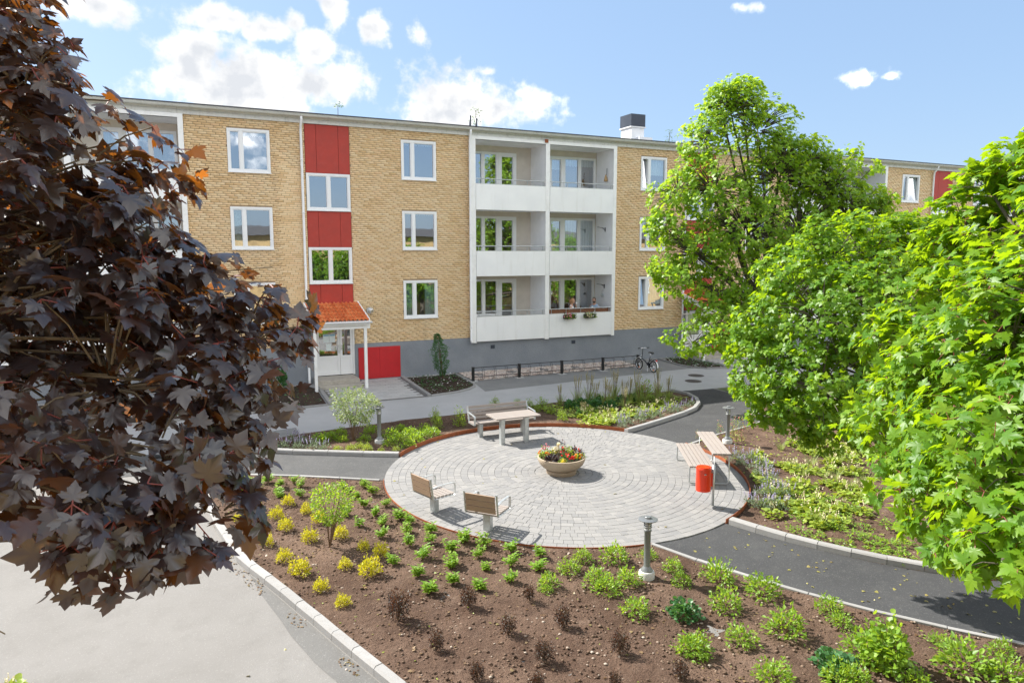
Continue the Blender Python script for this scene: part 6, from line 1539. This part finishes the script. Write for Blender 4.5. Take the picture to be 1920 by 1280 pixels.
PLANTS = {'yellow': [(1.1, -12.53, 0.24), (1.72, -12.58, 0.25), (1.41, -13.23, 0.26), (1.51, -13.88, 0.27), (0.88, -13.85, 0.18), (1.11, -14.46, 0.23), (1.99, -13.21, 0.23), (2.14, -13.78, 0.27), (1.84, -14.58, 0.28), (2.37, -14.64, 0.26), (1.31, -15.19, 0.25), (1.48, -15.81, 0.32), (2.64, -15.32, 0.22), (2.84, -15.72, 0.27), (2.2, -15.9, 0.22), (2.51, -16.29, 0.32), (1.69, -16.5, 0.24), (1.91, -17.12, 0.23), (0.84, -12.98, 0.17), (0.69, -13.07, 0.14)], 'small': [(1.49, -11.02, 0), (1.7, -11.42, 0), (1.24, -11.32, 0), (1.16, -11.85, 0), (1.62, -11.87, 0), (2.02, -11.3, 0), (2.13, -11.6, 0), (2.02, -12.23, 0), (2.94, -12.01, 0), (3.0, -12.46, 0), (3.38, -12.2, 0), (3.45, -12.71, 0), (3.08, -12.78, 0), (3.12, -13.32, 0), (3.53, -13.46, 0), (2.69, -13.67, 0), (3.23, -13.87, 0), (2.79, -14.29, 0), (3.22, -14.4, 0), (3.07, -14.95, 0), (3.62, -14.23, 0), (3.72, -14.55, 0), (3.55, -14.95, 0), (3.43, -15.47, 0), (3.96, -15.09, 0), (3.78, -15.53, 0), (3.49, -16.07, 0), (2.95, -16.09, 0), (3.22, -16.66, 0), (4.01, -16.02, 0), (3.83, -16.56, 0), (3.65, -17.14, 0), (3.22, -17.25, 0), (4.39, -15.73, 0), (1.07, -10.94, 0), (0.86, -11.58, 0), (1.64, -12.1, 0), (4.03, -16.01, 0), (4.37, -15.76, 0), (3.81, -16.61, 0), (3.66, -17.12, 0), (3.23, -17.27, 0), (4.63, -16.1, 0), (4.36, -16.43, 0), (4.31, -16.93, 0), (4.99, -16.43, 0), (4.75, -16.96, 0), (4.5, -17.43, 0), (3.97, -17.49, 0), (5.35, -16.86, 0), (5.09, -17.27, 0)], 'barberry': [(2.55, -17.82, 0.37), (3.61, -17.91, 0.29), (4.52, -18.11, 0.2), (4.63, -18.94, 0.25), (3.84, -18.82, 0.27), (2.81, -18.78, 0.24), (4.0, -19.59, 0.28), (3.06, -19.61, 0.23), (4.97, -19.86, 0.28), (5.38, -20.64, 0.24), (4.53, -20.44, 0.18), (3.64, -20.07, 0.19)], 'green': [(4.99, -17.82, 0.3), (4.89, -17.95, 0.2), (5.53, -17.53, 0.34), (5.95, -17.26, 0.3), (6.46, -17.48, 0.41), (5.76, -18.05, 0.4), (5.71, -18.36, 0.37), (6.17, -18.29, 0.38), (5.78, -19.07, 0.39), (7.05, -17.61, 0.27), (7.15, -18.18, 0.29), (6.96, -18.63, 0.3), (5.85, -20.21, 0.36), (7.51, -18.85, 0.5), (7.07, -19.52, 0.42), (7.86, -19.43, 0.49), (5.94, -20.26, 0.42), (6.64, -20.3, 0.37), (7.38, -20.38, 0.5), (6.4, -21.17, 0.43), (8.41, -20.21, 0.35), (8.26, -20.55, 0.3), (7.29, -21.6, 0.37), (7.86, -21.23, 0.49), (8.78, -21.97, 0.58), (9.0, -22.34, 0.48), (9.1, -21.44, 0.27), (9.64, -21.93, 0.29), (7.95, -21.94, 0.35), (7.07, -21.55, 0.4)], 'deep': [(6.34, -19.46, 0.44), (7.27, -21.29, 0.44), (11.24, -7.47, 0.44), (11.75, -7.31, 0.44), (12.03, -7.62, 0.52), (12.46, -7.98, 0.44), (12.6, -7.08, 0.41), (11.03, -8.45, 0.34), (13.19, -7.52, 0.45), (13.7, -7.34, 0.42)], 'bigbush': [(7.94, -21.52, 0.58)], 'tall': [(2.12, -14.96, 0)], 'variegated': [(3.97, -8.43, 0)], 'catmint': [(1.67, -8.32, 0), (1.93, -8.37, 0), (2.14, -8.52, 0), (2.46, -8.66, 0), (2.7, -8.28, 0), (2.83, -8.87, 0), (3.08, -9.02, 0), (2.42, -8.03, 0), (2.65, -8.0, 0), (11.48, -10.16, 0), (11.66, -9.7, 0), (11.82, -9.92, 0), (12.29, -9.8, 0), (12.61, -9.54, 0), (12.83, -9.55, 0), (13.25, -9.47, 0), (13.8, -9.18, 0), (14.07, -9.21, 0), (14.27, -9.2, 0), (14.86, -8.8, 0), (15.24, -8.58, 0), (12.28, -14.0, 0), (12.18, -14.28, 0), (12.66, -14.05, 0), (12.18, -14.69, 0), (11.92, -15.16, 0), (12.36, -14.86, 0), (11.67, -15.68, 0), (12.02, -15.48, 0), (11.03, -16.08, 0), (11.23, -16.17, 0), (11.72, -15.96, 0), (11.41, -16.41, 0), (10.78, -16.82, 0), (10.47, -16.46, 0), (10.58, -16.66, 0)], 'lime': [(3.39, -9.18, 0.24), (3.71, -9.33, 0.3), (3.99, -9.19, 0.29), (4.09, -9.53, 0.3), (4.4, -9.75, 0.19), (4.76, -9.85, 0.24)], 'midgreen': [(3.11, -8.32, 0.46), (3.39, -8.19, 0.43), (3.71, -7.92, 0.44), (4.54, -8.01, 0.41), (3.67, -8.43, 0.33), (4.21, -8.66, 0.36), (5.0, -8.48, 0.44), (4.78, -9.29, 0.42), (5.09, -9.04, 0.46), (5.36, -8.21, 0.41), (5.13, -9.68, 0.38), (5.53, -8.7, 0.47), (5.44, -9.32, 0.46), (5.8, -8.95, 0.47), (6.03, -8.36, 0.42), (6.1, -8.8, 0.44)], 'feathery': [(6.64, -7.42, 0.33, 0.5), (6.43, -8.24, 0.35, 0.45), (7.11, -8.23, 0.39, 0.55), (10.39, -7.12, 0.46, 0.4), (10.28, -7.88, 0.37, 0.3), (10.23, -8.77, 0.37, 0.42), (9.12, -6.21, 0.36, 0.3), (9.92, -6.26, 0.29, 0.25), (10.04, -6.88, 0.36, 0.3), (10.0, -7.5, 0.23, 0.25)], 'heuchera': [(11.02, -8.62, 0), (10.96, -9.08, 0), (11.39, -8.6, 0), (11.01, -9.42, 0), (11.39, -9.1, 0), (11.21, -9.66, 0), (11.73, -8.91, 0), (11.54, -9.49, 0), (12.06, -8.88, 0), (11.82, -9.45, 0), (12.31, -8.99, 0), (12.69, -8.63, 0), (12.43, -9.21, 0), (12.91, -8.72, 0), (13.16, -8.82, 0), (13.67, -8.31, 0), (13.79, -8.54, 0), (14.34, -8.2, 0), (14.53, -8.47, 0), (11.46, -8.11, 0), (11.77, -8.42, 0), (12.14, -8.4, 0), (12.78, -9.36, 0), (13.28, -9.05, 0), (12.94, -14.03, 0), (13.03, -16.58, 0), (11.95, -15.11, 0), (14.57, -14.06, 0), (15.65, -14.11, 0), (12.31, -15.85, 0), (12.08, -16.21, 0), (11.26, -17.91, 0), (11.45, -16.31, 0), (14.35, -15.09, 0), (13.11, -14.73, 0), (13.25, -16.69, 0), (11.38, -17.0, 0), (14.71, -13.5, 0), (11.18, -17.75, 0), (11.34, -16.15, 0), (11.1, -16.7, 0), (14.89, -14.72, 0), (12.73, -16.93, 0), (11.67, -17.39, 0), (11.33, -16.9, 0), (16.18, -14.22, 0), (14.17, -15.79, 0), (14.66, -13.98, 0), (14.36, -15.09, 0), (14.95, -15.21, 0), (13.36, -15.48, 0), (14.72, -14.45, 0), (10.8, -16.6, 0), (12.98, -16.47, 0), (15.56, -14.89, 0), (15.61, -14.59, 0), (13.23, -16.93, 0), (10.92, -17.82, 0), (12.04, -17.38, 0), (13.19, -13.77, 0), (10.46, -17.06, 0), (12.73, -14.43, 0), (11.12, -17.3, 0), (12.82, -17.26, 0), (11.73, -15.78, 0), (13.85, -15.47, 0), (12.1, -16.72, 0), (12.99, -16.19, 0), (14.54, -14.39, 0), (14.84, -13.88, 0), (12.44, -16.04, 0), (13.97, -15.7, 0), (10.88, -16.6, 0), (13.0, -15.19, 0), (14.34, -15.85, 0), (13.06, -14.97, 0), (15.02, -13.64, 0), (10.97, -17.61, 0), (11.71, -16.98, 0), (12.19, -17.73, 0), (11.85, -17.42, 0), (14.95, -15.04, 0), (13.45, -15.1, 0), (11.73, -15.95, 0), (11.66, -16.22, 0), (15.25, -13.85, 0), (13.09, -15.3, 0), (15.75, -13.91, 0), (11.76, -15.58, 0), (-2.1, -17.63, 0), (-1.89, -17.94, 0)], 'reedgrass': [(11.15, -6.97, 0, 0.75), (11.81, -6.95, 0, 0.95), (12.25, -6.94, 0, 1.0), (12.46, -7.02, 0, 0.85), (12.36, -7.76, 0, 0.95), (13.27, -6.95, 0, 1.05), (12.67, -7.5, 0, 0.8), (13.37, -7.4, 0, 0.9), (13.42, -7.62, 0, 0.8), (14.08, -7.08, 0, 0.95), (13.72, -7.75, 0, 0.8), (13.95, -7.84, 0, 0.85), (14.91, -7.22, 0, 0.95), (14.26, -7.97, 0, 0.75), (14.99, -7.67, 0, 0.8), (11.14, -8.5, 0, 0.5), (11.34, -9.72, 0, 0.4), (12.77, -8.3, 0, 0.8)], 'brightbush': [(14.21, -7.34, 0.63)], 'rose': [(13.63, -11.87, 0.21, 0.45), (14.37, -11.89, 0.28, 0.55), (13.8, -12.22, 0.24, 0.4), (14.96, -11.71, 0.29, 0.5), (12.69, -12.01, 0.1, 0.3), (13.52, -12.63, 0.2, 0.35), (13.67, -12.7, 0.2, 0.3), (14.14, -11.8, 0.18, 0.5)], 'spirea_low': [(11.74, -16.49, 0), (12.21, -16.41, 0), (11.81, -16.94, 0), (11.35, -17.14, 0), (11.45, -17.43, 0), (12.21, -16.98, 0), (11.93, -17.39, 0), (10.87, -17.89, 0), (11.1, -17.99, 0), (11.58, -17.74, 0), (12.23, -17.39, 0), (10.83, -17.41, 0), (10.29, -17.86, 0), (10.39, -18.23, 0), (10.59, -18.63, 0), (11.1, -18.43, 0), (11.6, -18.21, 0), (11.19, -18.69, 0), (10.97, -18.99, 0), (11.27, -19.02, 0), (10.8, -19.21, 0), (11.12, -19.35, 0), (11.02, -19.58, 0), (12.1, -18.43, 0), (11.6, -19.07, 0)], 'sedge': [(13.23, -14.88, 0), (12.96, -15.47, 0), (13.81, -14.95, 0), (13.3, -15.79, 0), (13.41, -16.0, 0), (14.6, -15.1, 0), (14.32, -15.71, 0), (12.18, -15.95, 0), (13.24, -16.56, 0), (13.63, -16.57, 0), (14.64, -14.73, 0), (14.1, -13.67, 0), (14.48, -14.05, 0)], 'column': [(8.92, -1.68, 0)], 'weedtree': [(3.11, -0.78, 0.4, 0.75)]}

INFO = {  # kind: (name, label, category, group, unit width, unit height)
 'yellow': ('golden_spirea', 'small golden-yellow leaved shrub planted in the bare soil', 'shrub', 'golden shrubs in the soil bed', .33, 1),
 'small': ('young_plant', 'small young green plant with pointed leaves in the bare soil bed', 'plant', 'young green plants in the soil bed', 0, 1),
 'barberry': ('barberry', 'dark purple-brown twiggy barberry shrub in the soil bed', 'shrub', 'dark barberries in the soil bed', .40, 1),
 'green': ('green_shrub', 'bushy light green shrub planted in the soil bed beside the dark path', 'shrub', 'light green shrubs by the dark path', .58, 1),
 'deep': ('dark_green_shrub', 'low shrub with rounded deep green leaves in a bed', 'shrub', 'deep green low shrubs', .58, 1),
 'midgreen': ('leafy_bush', 'leafy green bush in the mass of bushes beside the paving', 'bush', 'green bushes left of the bench', .58, 1),
 'lime': ('lime_plant', 'small lime-green plant in the row behind the raised kerb', 'plant', 'lime-green plants behind the kerb', .58, 1),
 'bigbush': ('viburnum_bush', 'tall bright green round-leaved bush against the dark path', 'bush', None, .84, 1),
 'brightbush': ('bright_bush', 'bright green bush rising among the feathery grasses', 'bush', None, .52, 1),
 'tall': ('multistem_shrub', 'tall thin multi-stemmed green shrub among the golden shrubs', 'shrub', None, 0, 1),
 'variegated': ('variegated_shrub', 'tall pale variegated shrub with pinkish tips beside a path lamp', 'shrub', None, 0, 1),
 'catmint': ('catmint', 'grey-green perennial with violet flower spikes at the edge of a bed', 'perennial', 'violet-flowered perennials', 0, 1),
 'feathery': ('feathery_shrub', 'upright feathery green shrub in the dark soil by the bench', 'shrub', 'feathery shrubs round the bench', .48, 1),
 'heuchera': ('pale_perennial', 'low pale yellow-green leafy perennial in the mixed bed', 'perennial', 'pale leafy perennials', 0, 1),
 'spirea_low': ('ground_cover_plant', 'low green ground cover plant under the maples', 'plant', 'ground cover under the maples', 0, 1),
 'reedgrass': ('reed_grass', 'tall feathery ornamental grass with beige seed heads', 'grass', 'feathery grasses in the middle bed', 0, 1),
 'sedge': ('grass_tuft', 'low yellow-green grass tuft in the bed under the maples', 'grass', 'grass tufts under the maples', 0, 1),
 'rose': ('rose_bush', 'thin rose bush with pink blooms near the path lamp', 'rose', 'rose bushes', .6, 1),
 'column': ('columnar_shrub', 'narrow upright dark green shrub against the grey plinth', 'shrub', None, 0, 1),
}
INFO['weedtree'] = ('young_shrub', 'young loose green shrub at the wall under the dark maple', 'shrub', None, .58, 1)
SHORT = {'yellow': 'golden-yellow shrub', 'small': 'young pointed-leaf green plant', 'barberry': 'dark twiggy barberry', 'green': 'light green shrub', 'deep': 'deep green rounded-leaf shrub', 'midgreen': 'leafy green bush', 'lime': 'lime-green plant',
 'catmint': 'violet-spiked perennial', 'feathery': 'feathery upright shrub', 'heuchera': 'pale yellow-green leafy perennial', 'spirea_low': 'low green ground cover plant', 'reedgrass': 'feathery grass with beige heads', 'sedge': 'low yellow-green grass tuft', 'rose': 'pink-flowered rose bush'}
def pl_dist(x, y, P):
    best = 1e9
    for (a, b), (c, d) in zip(P, P[1:]):
        L2 = (c - a) ** 2 + (d - b) ** 2; f = max(0, min(1, ((x - a) * (c - a) + (y - b) * (d - b)) / L2)); best = min(best, hypot(x - a - f * (c - a), y - b - f * (d - b)))
    return best
SPOTS = [(6.60, -18.19, .75, 'beside the concrete foot of the path lamp near the dark path'), (4.56, -8.93, .7, 'beside the path lamp near the variegated shrub'), (13.22, -12.62, .8, 'beside the path lamp behind the flat bench'),
         (3.0, -14.6, .8, 'round the thin multi-stemmed shrub'), (8.0, -8.9, 1.3, 'just behind the bench with the table'), (9.72, -16.13, 1.6, 'beyond the edging by the red bin'), (11.2, -14.4, 1.5, 'behind the flat two-level bench')]
PX = PLANTS['tall'][0]; SPOTS[3] = (PX[0], PX[1], .85, SPOTS[3][3])
LINES = [(kerbA, .8, 'along the kerb of the pale asphalt yard'), (kerbC, .7, 'along the edging of the worn stub path'), (kerbF, .8, 'along the flush edging of the dark path'), (kerbE, .9, 'along the raised kerb of the dark path'), (kerbB, .8, 'along the raised kerb of the worn stub path'),
         (kerbD, .8, 'inside the curved kerb by the dark path'), (kerbG, .8, 'along the flush edging by the rose bushes'), (arc(aC, aF, CR, 40), .75, 'along the rusty edge of the round paving'), (arc(aD, aB0, CR, 30), .9, 'right behind the tall rusty edging'), (arc(aE, aG, CR, 30), .9, 'right behind the rusty edging of the paving'),
         ([(1.5, -7.6), (5.5, -6.9), (10.3, -6.6), (16, -6.5)], .8, 'at the back edge along the house path')]
def plant_label(kind, x, y, s):
    size = 'tiny ' if s < .6 else 'small ' if s < .85 else '' if s < 1.15 else 'wide ' if s < 1.6 else 'big '
    if kind in ('feathery', 'reedgrass', 'rose'): size = 'short ' if s < .42 else '' if s < .85 else 'tall '
    for a, b, r, ph in SPOTS:
        if hypot(x - a, y - b) < r: return size + SHORT[kind] + ' ' + ph
    d, ph = min((pl_dist(x, y, P) / w, q) for P, w, q in LINES)
    if d < 1: return size + SHORT[kind] + ' ' + ph
    bed = 'in the open soil of the golden shrub bed' if in_poly(x, y, bed_main) else 'in the middle of the bed behind the bench' if in_poly(x, y, bed_mid) else 'in the middle of the bed under the maples'
    return size + SHORT[kind] + ' ' + bed
MB_CACHE = {}
for kind, lst in PLANTS.items():
    src = kind if kind != 'weedtree' else 'deep'
    if src not in MB_CACHE: MB_CACHE[src] = shrub_meshes(src, 4 if len(lst) > 6 else (2 if len(lst) > 1 else 1))
    var = MB_CACHE[src]; nm, lab, cat, grp, uw, _ = INFO[kind]
    for i, p in enumerate(lst):
        x, y, Wd = p[0], p[1], p[2]; h = p[3] if len(p) > 3 else None
        sm, fm, em = var[i % len(var)]
        sc = (Wd / uw) if (uw and Wd) else random.uniform(.85, 1.18)
        sz = sc
        if kind == 'small': sc *= .98; sz = sc
        if kind == 'green': sc *= 1.12; sz = sc
        if h: sz = h; sc = (Wd / uw if uw and Wd else h ** .5)
        if kind == 'weedtree': sz = 2.2
        if len(lst) > 1: lab = plant_label(kind, x, y, sz)
        t = thing(nm, lab, cat, (x, y, gz(x, y) + .022), random.random() * 6.28, grp if len(lst) > 1 else None)
        t.scale = (sc, sc * random.uniform(.88, 1.12), sz * random.uniform(.88, 1.12)); t.rotation_euler[0] = random.uniform(-.1, .1); t.rotation_euler[1] = random.uniform(-.1, .1)
        if sm: tag(link('stems', sm, t), kind='stuff')
        tag(link('foliage', fm, t), kind='stuff')
        if em: tag(link('flowers', em, t), kind='stuff')

# ------------------------------------------------------------------ planter flowers and balcony boxes
def posy(name, label, loc, r, h, n, leafm, bloom, nb, bs, group=None, tp=T_OVAL, ls=.05):
    t = thing(name, label, 'flowers', loc, 0, group)
    p, d = dome(n, r, h, .1, .3); tip = nrm(d + vr.normal(0, .4, (n, 3))); no = nrm(d * .4 + np.array((0, 0, .7)) + vr.normal(0, .4, (n, 3)))
    vs, fs = leaf_batch(tp, p, tip, no, vr.uniform(ls * .7, ls * 1.2, n)); tag(link('foliage', npmesh('foliage', vs, fs, 3, [M[leafm]]), t), kind='stuff')
    st = MB()
    for i in range(6): a = i * 1.05; st.tube([(0, 0, -.03), (r * .6 * cos(a), r * .6 * sin(a), h * .8)], .003, 4, caps=False)
    st.build('stems', M['twig'], t)
    if bloom:
        d = rdir(nb); d[:, 2] = np.abs(d[:, 2]) * .8 + .3; d = nrm(d); c = d * np.array((r, r, h)) * vr.uniform(.85, 1.15, (nb, 1))
        P_ = np.repeat(c, 5, 0) + vr.normal(0, bs * .18, (nb * 5, 3)); vs, fs = leaf_batch(T_PETAL, P_, rdir(nb * 5), nrm(np.repeat(d, 5, 0) + vr.normal(0, .4, (nb * 5, 3))), np.full(nb * 5, bs))
        tag(link('blooms', npmesh('blooms', vs, fs, 3, [M[bloom]]), t), kind='stuff')
PZ = gz(0, PLC[1]) + .027 + .36
e1 = Vector((.907, -.42)); e2 = Vector((.42, .907))
def pl(u, v): q = e1 * u + e2 * v; return (PLC[0] + q.x, PLC[1] + q.y, PZ)
posy('dahlia', 'cream-flowered plant with big blooms at the top of the bowl', pl(-.05, .10), .17, .30, 90, 'leaf_grey', 'bloom_cream', 4, .09)
posy('dark_foliage_plant', 'nearly black leaved plant at the front of the bowl', pl(-.26, -.28), .15, .14, 150, 'leaf_dark', None, 0, 0, None, T_LANCE, .10)
posy('dark_foliage_plant', 'nearly black leaved plant with red flowers on the outer side of the bowl', pl(.36, .12), .17, .20, 150, 'leaf_dark', 'bloom_red', 6, .035, None, T_LANCE, .10)
posy('red_flowers', 'bright red flowers in green foliage at the front of the bowl', pl(.12, -.26), .17, .17, 120, 'leaf_deep', 'bloom_red', 14, .04)
posy('orange_flowers', 'orange flowers at the end of the bowl opposite the black leaved plant', pl(.42, -.10), .12, .13, 80, 'leaf_green', 'bloom_orange', 9, .04)
posy('orange_flowers', 'orange and green plant beside the black leaved plant in the bowl', pl(-.42, .0), .14, .16, 100, 'leaf_green', 'bloom_orange', 9, .042)
posy('yellow_flowers', 'small yellow flowers spilling over the front rim of the bowl', pl(.0, -.42), .10, .08, 60, 'leaf_pale', 'bloom_yellow', 14, .035)
posy('yellow_flowers', 'small yellow flowers at the far rim of the bowl', pl(-.18, .30), .13, .12, 60, 'leaf_pale', 'bloom_yellow', 10, .035)
posy('red_flowers', 'tall red-stemmed flowers in the middle of the bowl', pl(.04, .02), .10, .36, 60, 'stalk_red', 'bloom_red', 4, .04, None, T_LANCE, .07)
posy('green_foliage_plant', 'plain green foliage between the flowers in the bowl', pl(.20, .05), .16, .20, 130, 'leaf_green', None, 0, 0)
posy('pink_flowers', 'pink flowers on thin stems at the far edge of the bowl', pl(-.36, .26), .12, .24, 50, 'leaf_green', 'bloom_pink', 8, .035)
posy('green_foliage_plant', 'pale green foliage filling the far side of the bowl', pl(.15, .35), .14, .18, 110, 'leaf_pale', None, 0, 0)
for (x, lab, bl) in ((15.25, 'dark flower box with pink flowers hung on the balcony panel', 'bloom_pink'), (16.28, 'dark flower box with pale flowers hung on the balcony panel', 'bloom_cream')):
    t = thing('flower_box', lab, 'flower box', (x, -.255, 2.14))
    b = MB(); b.box(-.27, .27, -.085, .085, -.07, .10); b.build('box', M['black'], t)
    b = MB(); b.box(-.20, -.17, .08, .17, .09, .19); b.box(.17, .20, .08, .17, .09, .19); b.build('hook', M['black'], t)
    for (dx, bb, lb2) in ((-.12, bl, 'flowers in the first half of the ' + lab.split(' hung')[0]), (.14, 'bloom_white', 'white flowers beside the others in the ' + lab.split(' hung')[0])):
        posy('box_flowers', lb2, (x + dx, -.31, 2.06), .17, .26, 190, 'leaf_green', bb, 20, .05)
        
# ground cover with white flowers in the house beds; leaves fallen on the dark path; weeds
def scatter_leaves(name, label, cat, poly, n, tp, smin, smax, lift, mat, up=.9, zj=.0):
    x0, x1 = min(p[0] for p in poly), max(p[0] for p in poly); y0, y1 = min(p[1] for p in poly), max(p[1] for p in poly)
    P = []
    while len(P) < n:
        x, y = random.uniform(x0, x1), random.uniform(y0, y1)
        if in_poly(x, y, poly) and mnoise.noise(Vector((x * 1.5, y * 1.5, n * .01))) > -.25: P.append((x, y, gz(x, y) + lift + random.random() * zj))
    P = np.array(P); a = vr.random(n) * 6.28
    vs, fs = leaf_batch(tp, P, np.stack([np.cos(a), np.sin(a), .15 + 0 * a], 1), nrm(np.array((0, 0, up)) + vr.normal(0, .3, (n, 3))), vr.uniform(smin, smax, n))
    tag(link(name, npmesh(name, vs, fs, 3, [mat])), label, cat, None, 'stuff')
for poly, where in ((f0, 'in the bed under the dark maple'), (f1, 'round the columnar shrub'), (f2, 'in the bed near the bicycle')):
    big = [(p[0], p[1]) for p in poly] if poly is not f0 else [(-2, -.5), (4.0, -.5), (4.0, -3.7), (-2, -4.1)]
    scatter_leaves('ground_cover', 'low dark green ground cover ' + where, 'ground cover', big, 420, T_OVAL, .05, .11, .03, M['leaf_deep'], .8, .09)
    scatter_leaves('white_flowers', 'tiny white flowers scattered ' + where, 'flowers', big, 90, T_PETAL, .04, .06, .06, M['bloom_white'], 1, .08)
scatter_leaves('fallen_leaves', 'fallen yellow-green leaves on the dark path', 'leaves', a3, 110, T_MAPLE_LO, .02, .055, .016, M['leaf_dry'], 1)
scatter_leaves('fallen_leaves', 'few fallen leaves on the round paving', 'leaves', arc(0, 350, CR - .1, 30), 26, T_MAPLE_LO, .03, .07, .034, M['leaf_dry'], 1)
scatter_leaves('fallen_leaves', 'few fallen leaves on the pale asphalt yard', 'leaves', [(-6, -15), (.3, -15), (1.6, -19), (2.2, -21), (-4, -23)], 30, T_MAPLE_LO, .03, .07, .006, M['leaf_dry'], 1)
scatter_leaves('weeds', 'tiny green seedlings in the bare soil bed', 'weeds', bed_main, 260, T_OVAL, .025, .06, .035, M['leaf_pale'], .9)
scatter_leaves('leaf_litter', 'dry brown leaf scraps lying in the soil bed', 'leaves', bed_main, 900, T_MAPLE_LO, .015, .05, .032, M['leaf_brown'], .9)
scatter_leaves('ground_cover', 'thin green ground cover between the plants under the maples', 'ground cover', bed_right, 1700, T_OVAL, .05, .11, .03, M['leaf_pale'], .8, .08)
scatter_leaves('ground_cover', 'leafy ground cover between the grasses in the middle bed', 'ground cover', [(10.2, -7.0), (15.6, -6.9), (15.6, -8.2), (12.0, -9.9), (10.4, -9.8)], 1400, T_ROUND, .06, .11, .045, M['leaf_pale'], .8, .10)
def lawn_blades():
    poly = [(17.98, -6.75), (30, -6.7), (32, -14), (21.1, -13), (18.3, -9.4), (17.98, -7.7)]
    P = []
    while len(P) < 6000:
        x, y = random.uniform(17.9, 32), random.uniform(-14, -6.7)
        if in_poly(x, y, poly): P.append((x, y, gz(x, y) + .012))
    P = np.array(P); n = len(P)
    vs, fs = leaf_batch(T_BLADE, P, nrm(vr.normal(0, .4, (n, 3)) + np.array((0, 0, 1))), nrm(vr.normal(0, 1, (n, 3))), vr.uniform(.05, .12, n))
    vs.reshape(-1, 5, 3)
    tag(link('lawn_grass', npmesh('lawn_grass', vs, fs, 3, [M['grass_blade']])), 'short lawn grass beyond the dark path', 'grass', None, 'stuff')
lawn_blades()

litter = [(p[0] - .20, p[1] - .06) for p in kerbA[2:13]] + [(p[0] - .02, p[1]) for p in kerbA[2:13]][::-1]
scatter_leaves('leaf_litter', 'brown leaf scraps gathered along the yard kerb', 'leaves', litter, 170, T_MAPLE_LO, .012, .04, .012, M['leaf_brown'], .8)

# ================================================================== the block behind the viewer (mirrored in the windows)
t = thing('apartment_building', 'yellow brick block on the other side of the courtyard', 'building', (0, -33.5, -.64))
b = MB(); b.box(-30, 50, -10, 0, 0, 7.1); b.build('wall', simple('opposite_brick', (.55, .39, .19), .85, .2, 3), t)
b = MB(); b.add([(-30.4, .4, 7.05), (50.4, .4, 7.05), (50.4, -5, 7.9), (-30.4, -5, 7.9), (50.4, -10.4, 7.05), (-30.4, -10.4, 7.05)], [(0, 1, 2, 3), (3, 2, 4, 5), (0, 5, 4, 1)]); b.build('roof', M['roof_felt'], t)
wm = MB(); wm.box(-.75, .75, .0, .05, -.75, .75); wmesh = wm.mesh('window', False, [M['frame']])
pm = MB(); pm.quad((-.65, .055, -.65), (-.65, .055, .65), (.65, .055, .65), (.65, .055, -.65)); pmesh = pm.mesh('pane', False, [M['dark_metal']])
for i in range(16):
    for z in (2.2, 4.9):
        w = link('window', wmesh, t, (-27 + i * 5, .003, z)); link('pane', pmesh, w)

for (x, y, h, lab) in ((10.8, -30.6, 6.6, 'round green tree before the opposite block, closest to the viewer'), (18.2, -30.2, 6.4, 'round green tree before the middle of the opposite block'), (25.5, -30.4, 7.2, 'round green tree before the far half of the opposite block'), (34.0, -30.2, 7.0, 'round green tree before the far end of the opposite block')):
    lum = [(x + random.uniform(-2.2, 2.2), y + random.uniform(-1.2, 1.2), random.uniform(.9, h - 1.2), random.uniform(.9, 1.5)) for _ in range(20)]
    make_tree('green_tree', lab, (x, y, gz(0, y)), lum, T_MAPLE_LO, .2, 22, M['leaf_maple'], M['bark'], (x, y, h * .55), .16, 2.0, 0, 6, .3, None, None, .2, inner=.4)
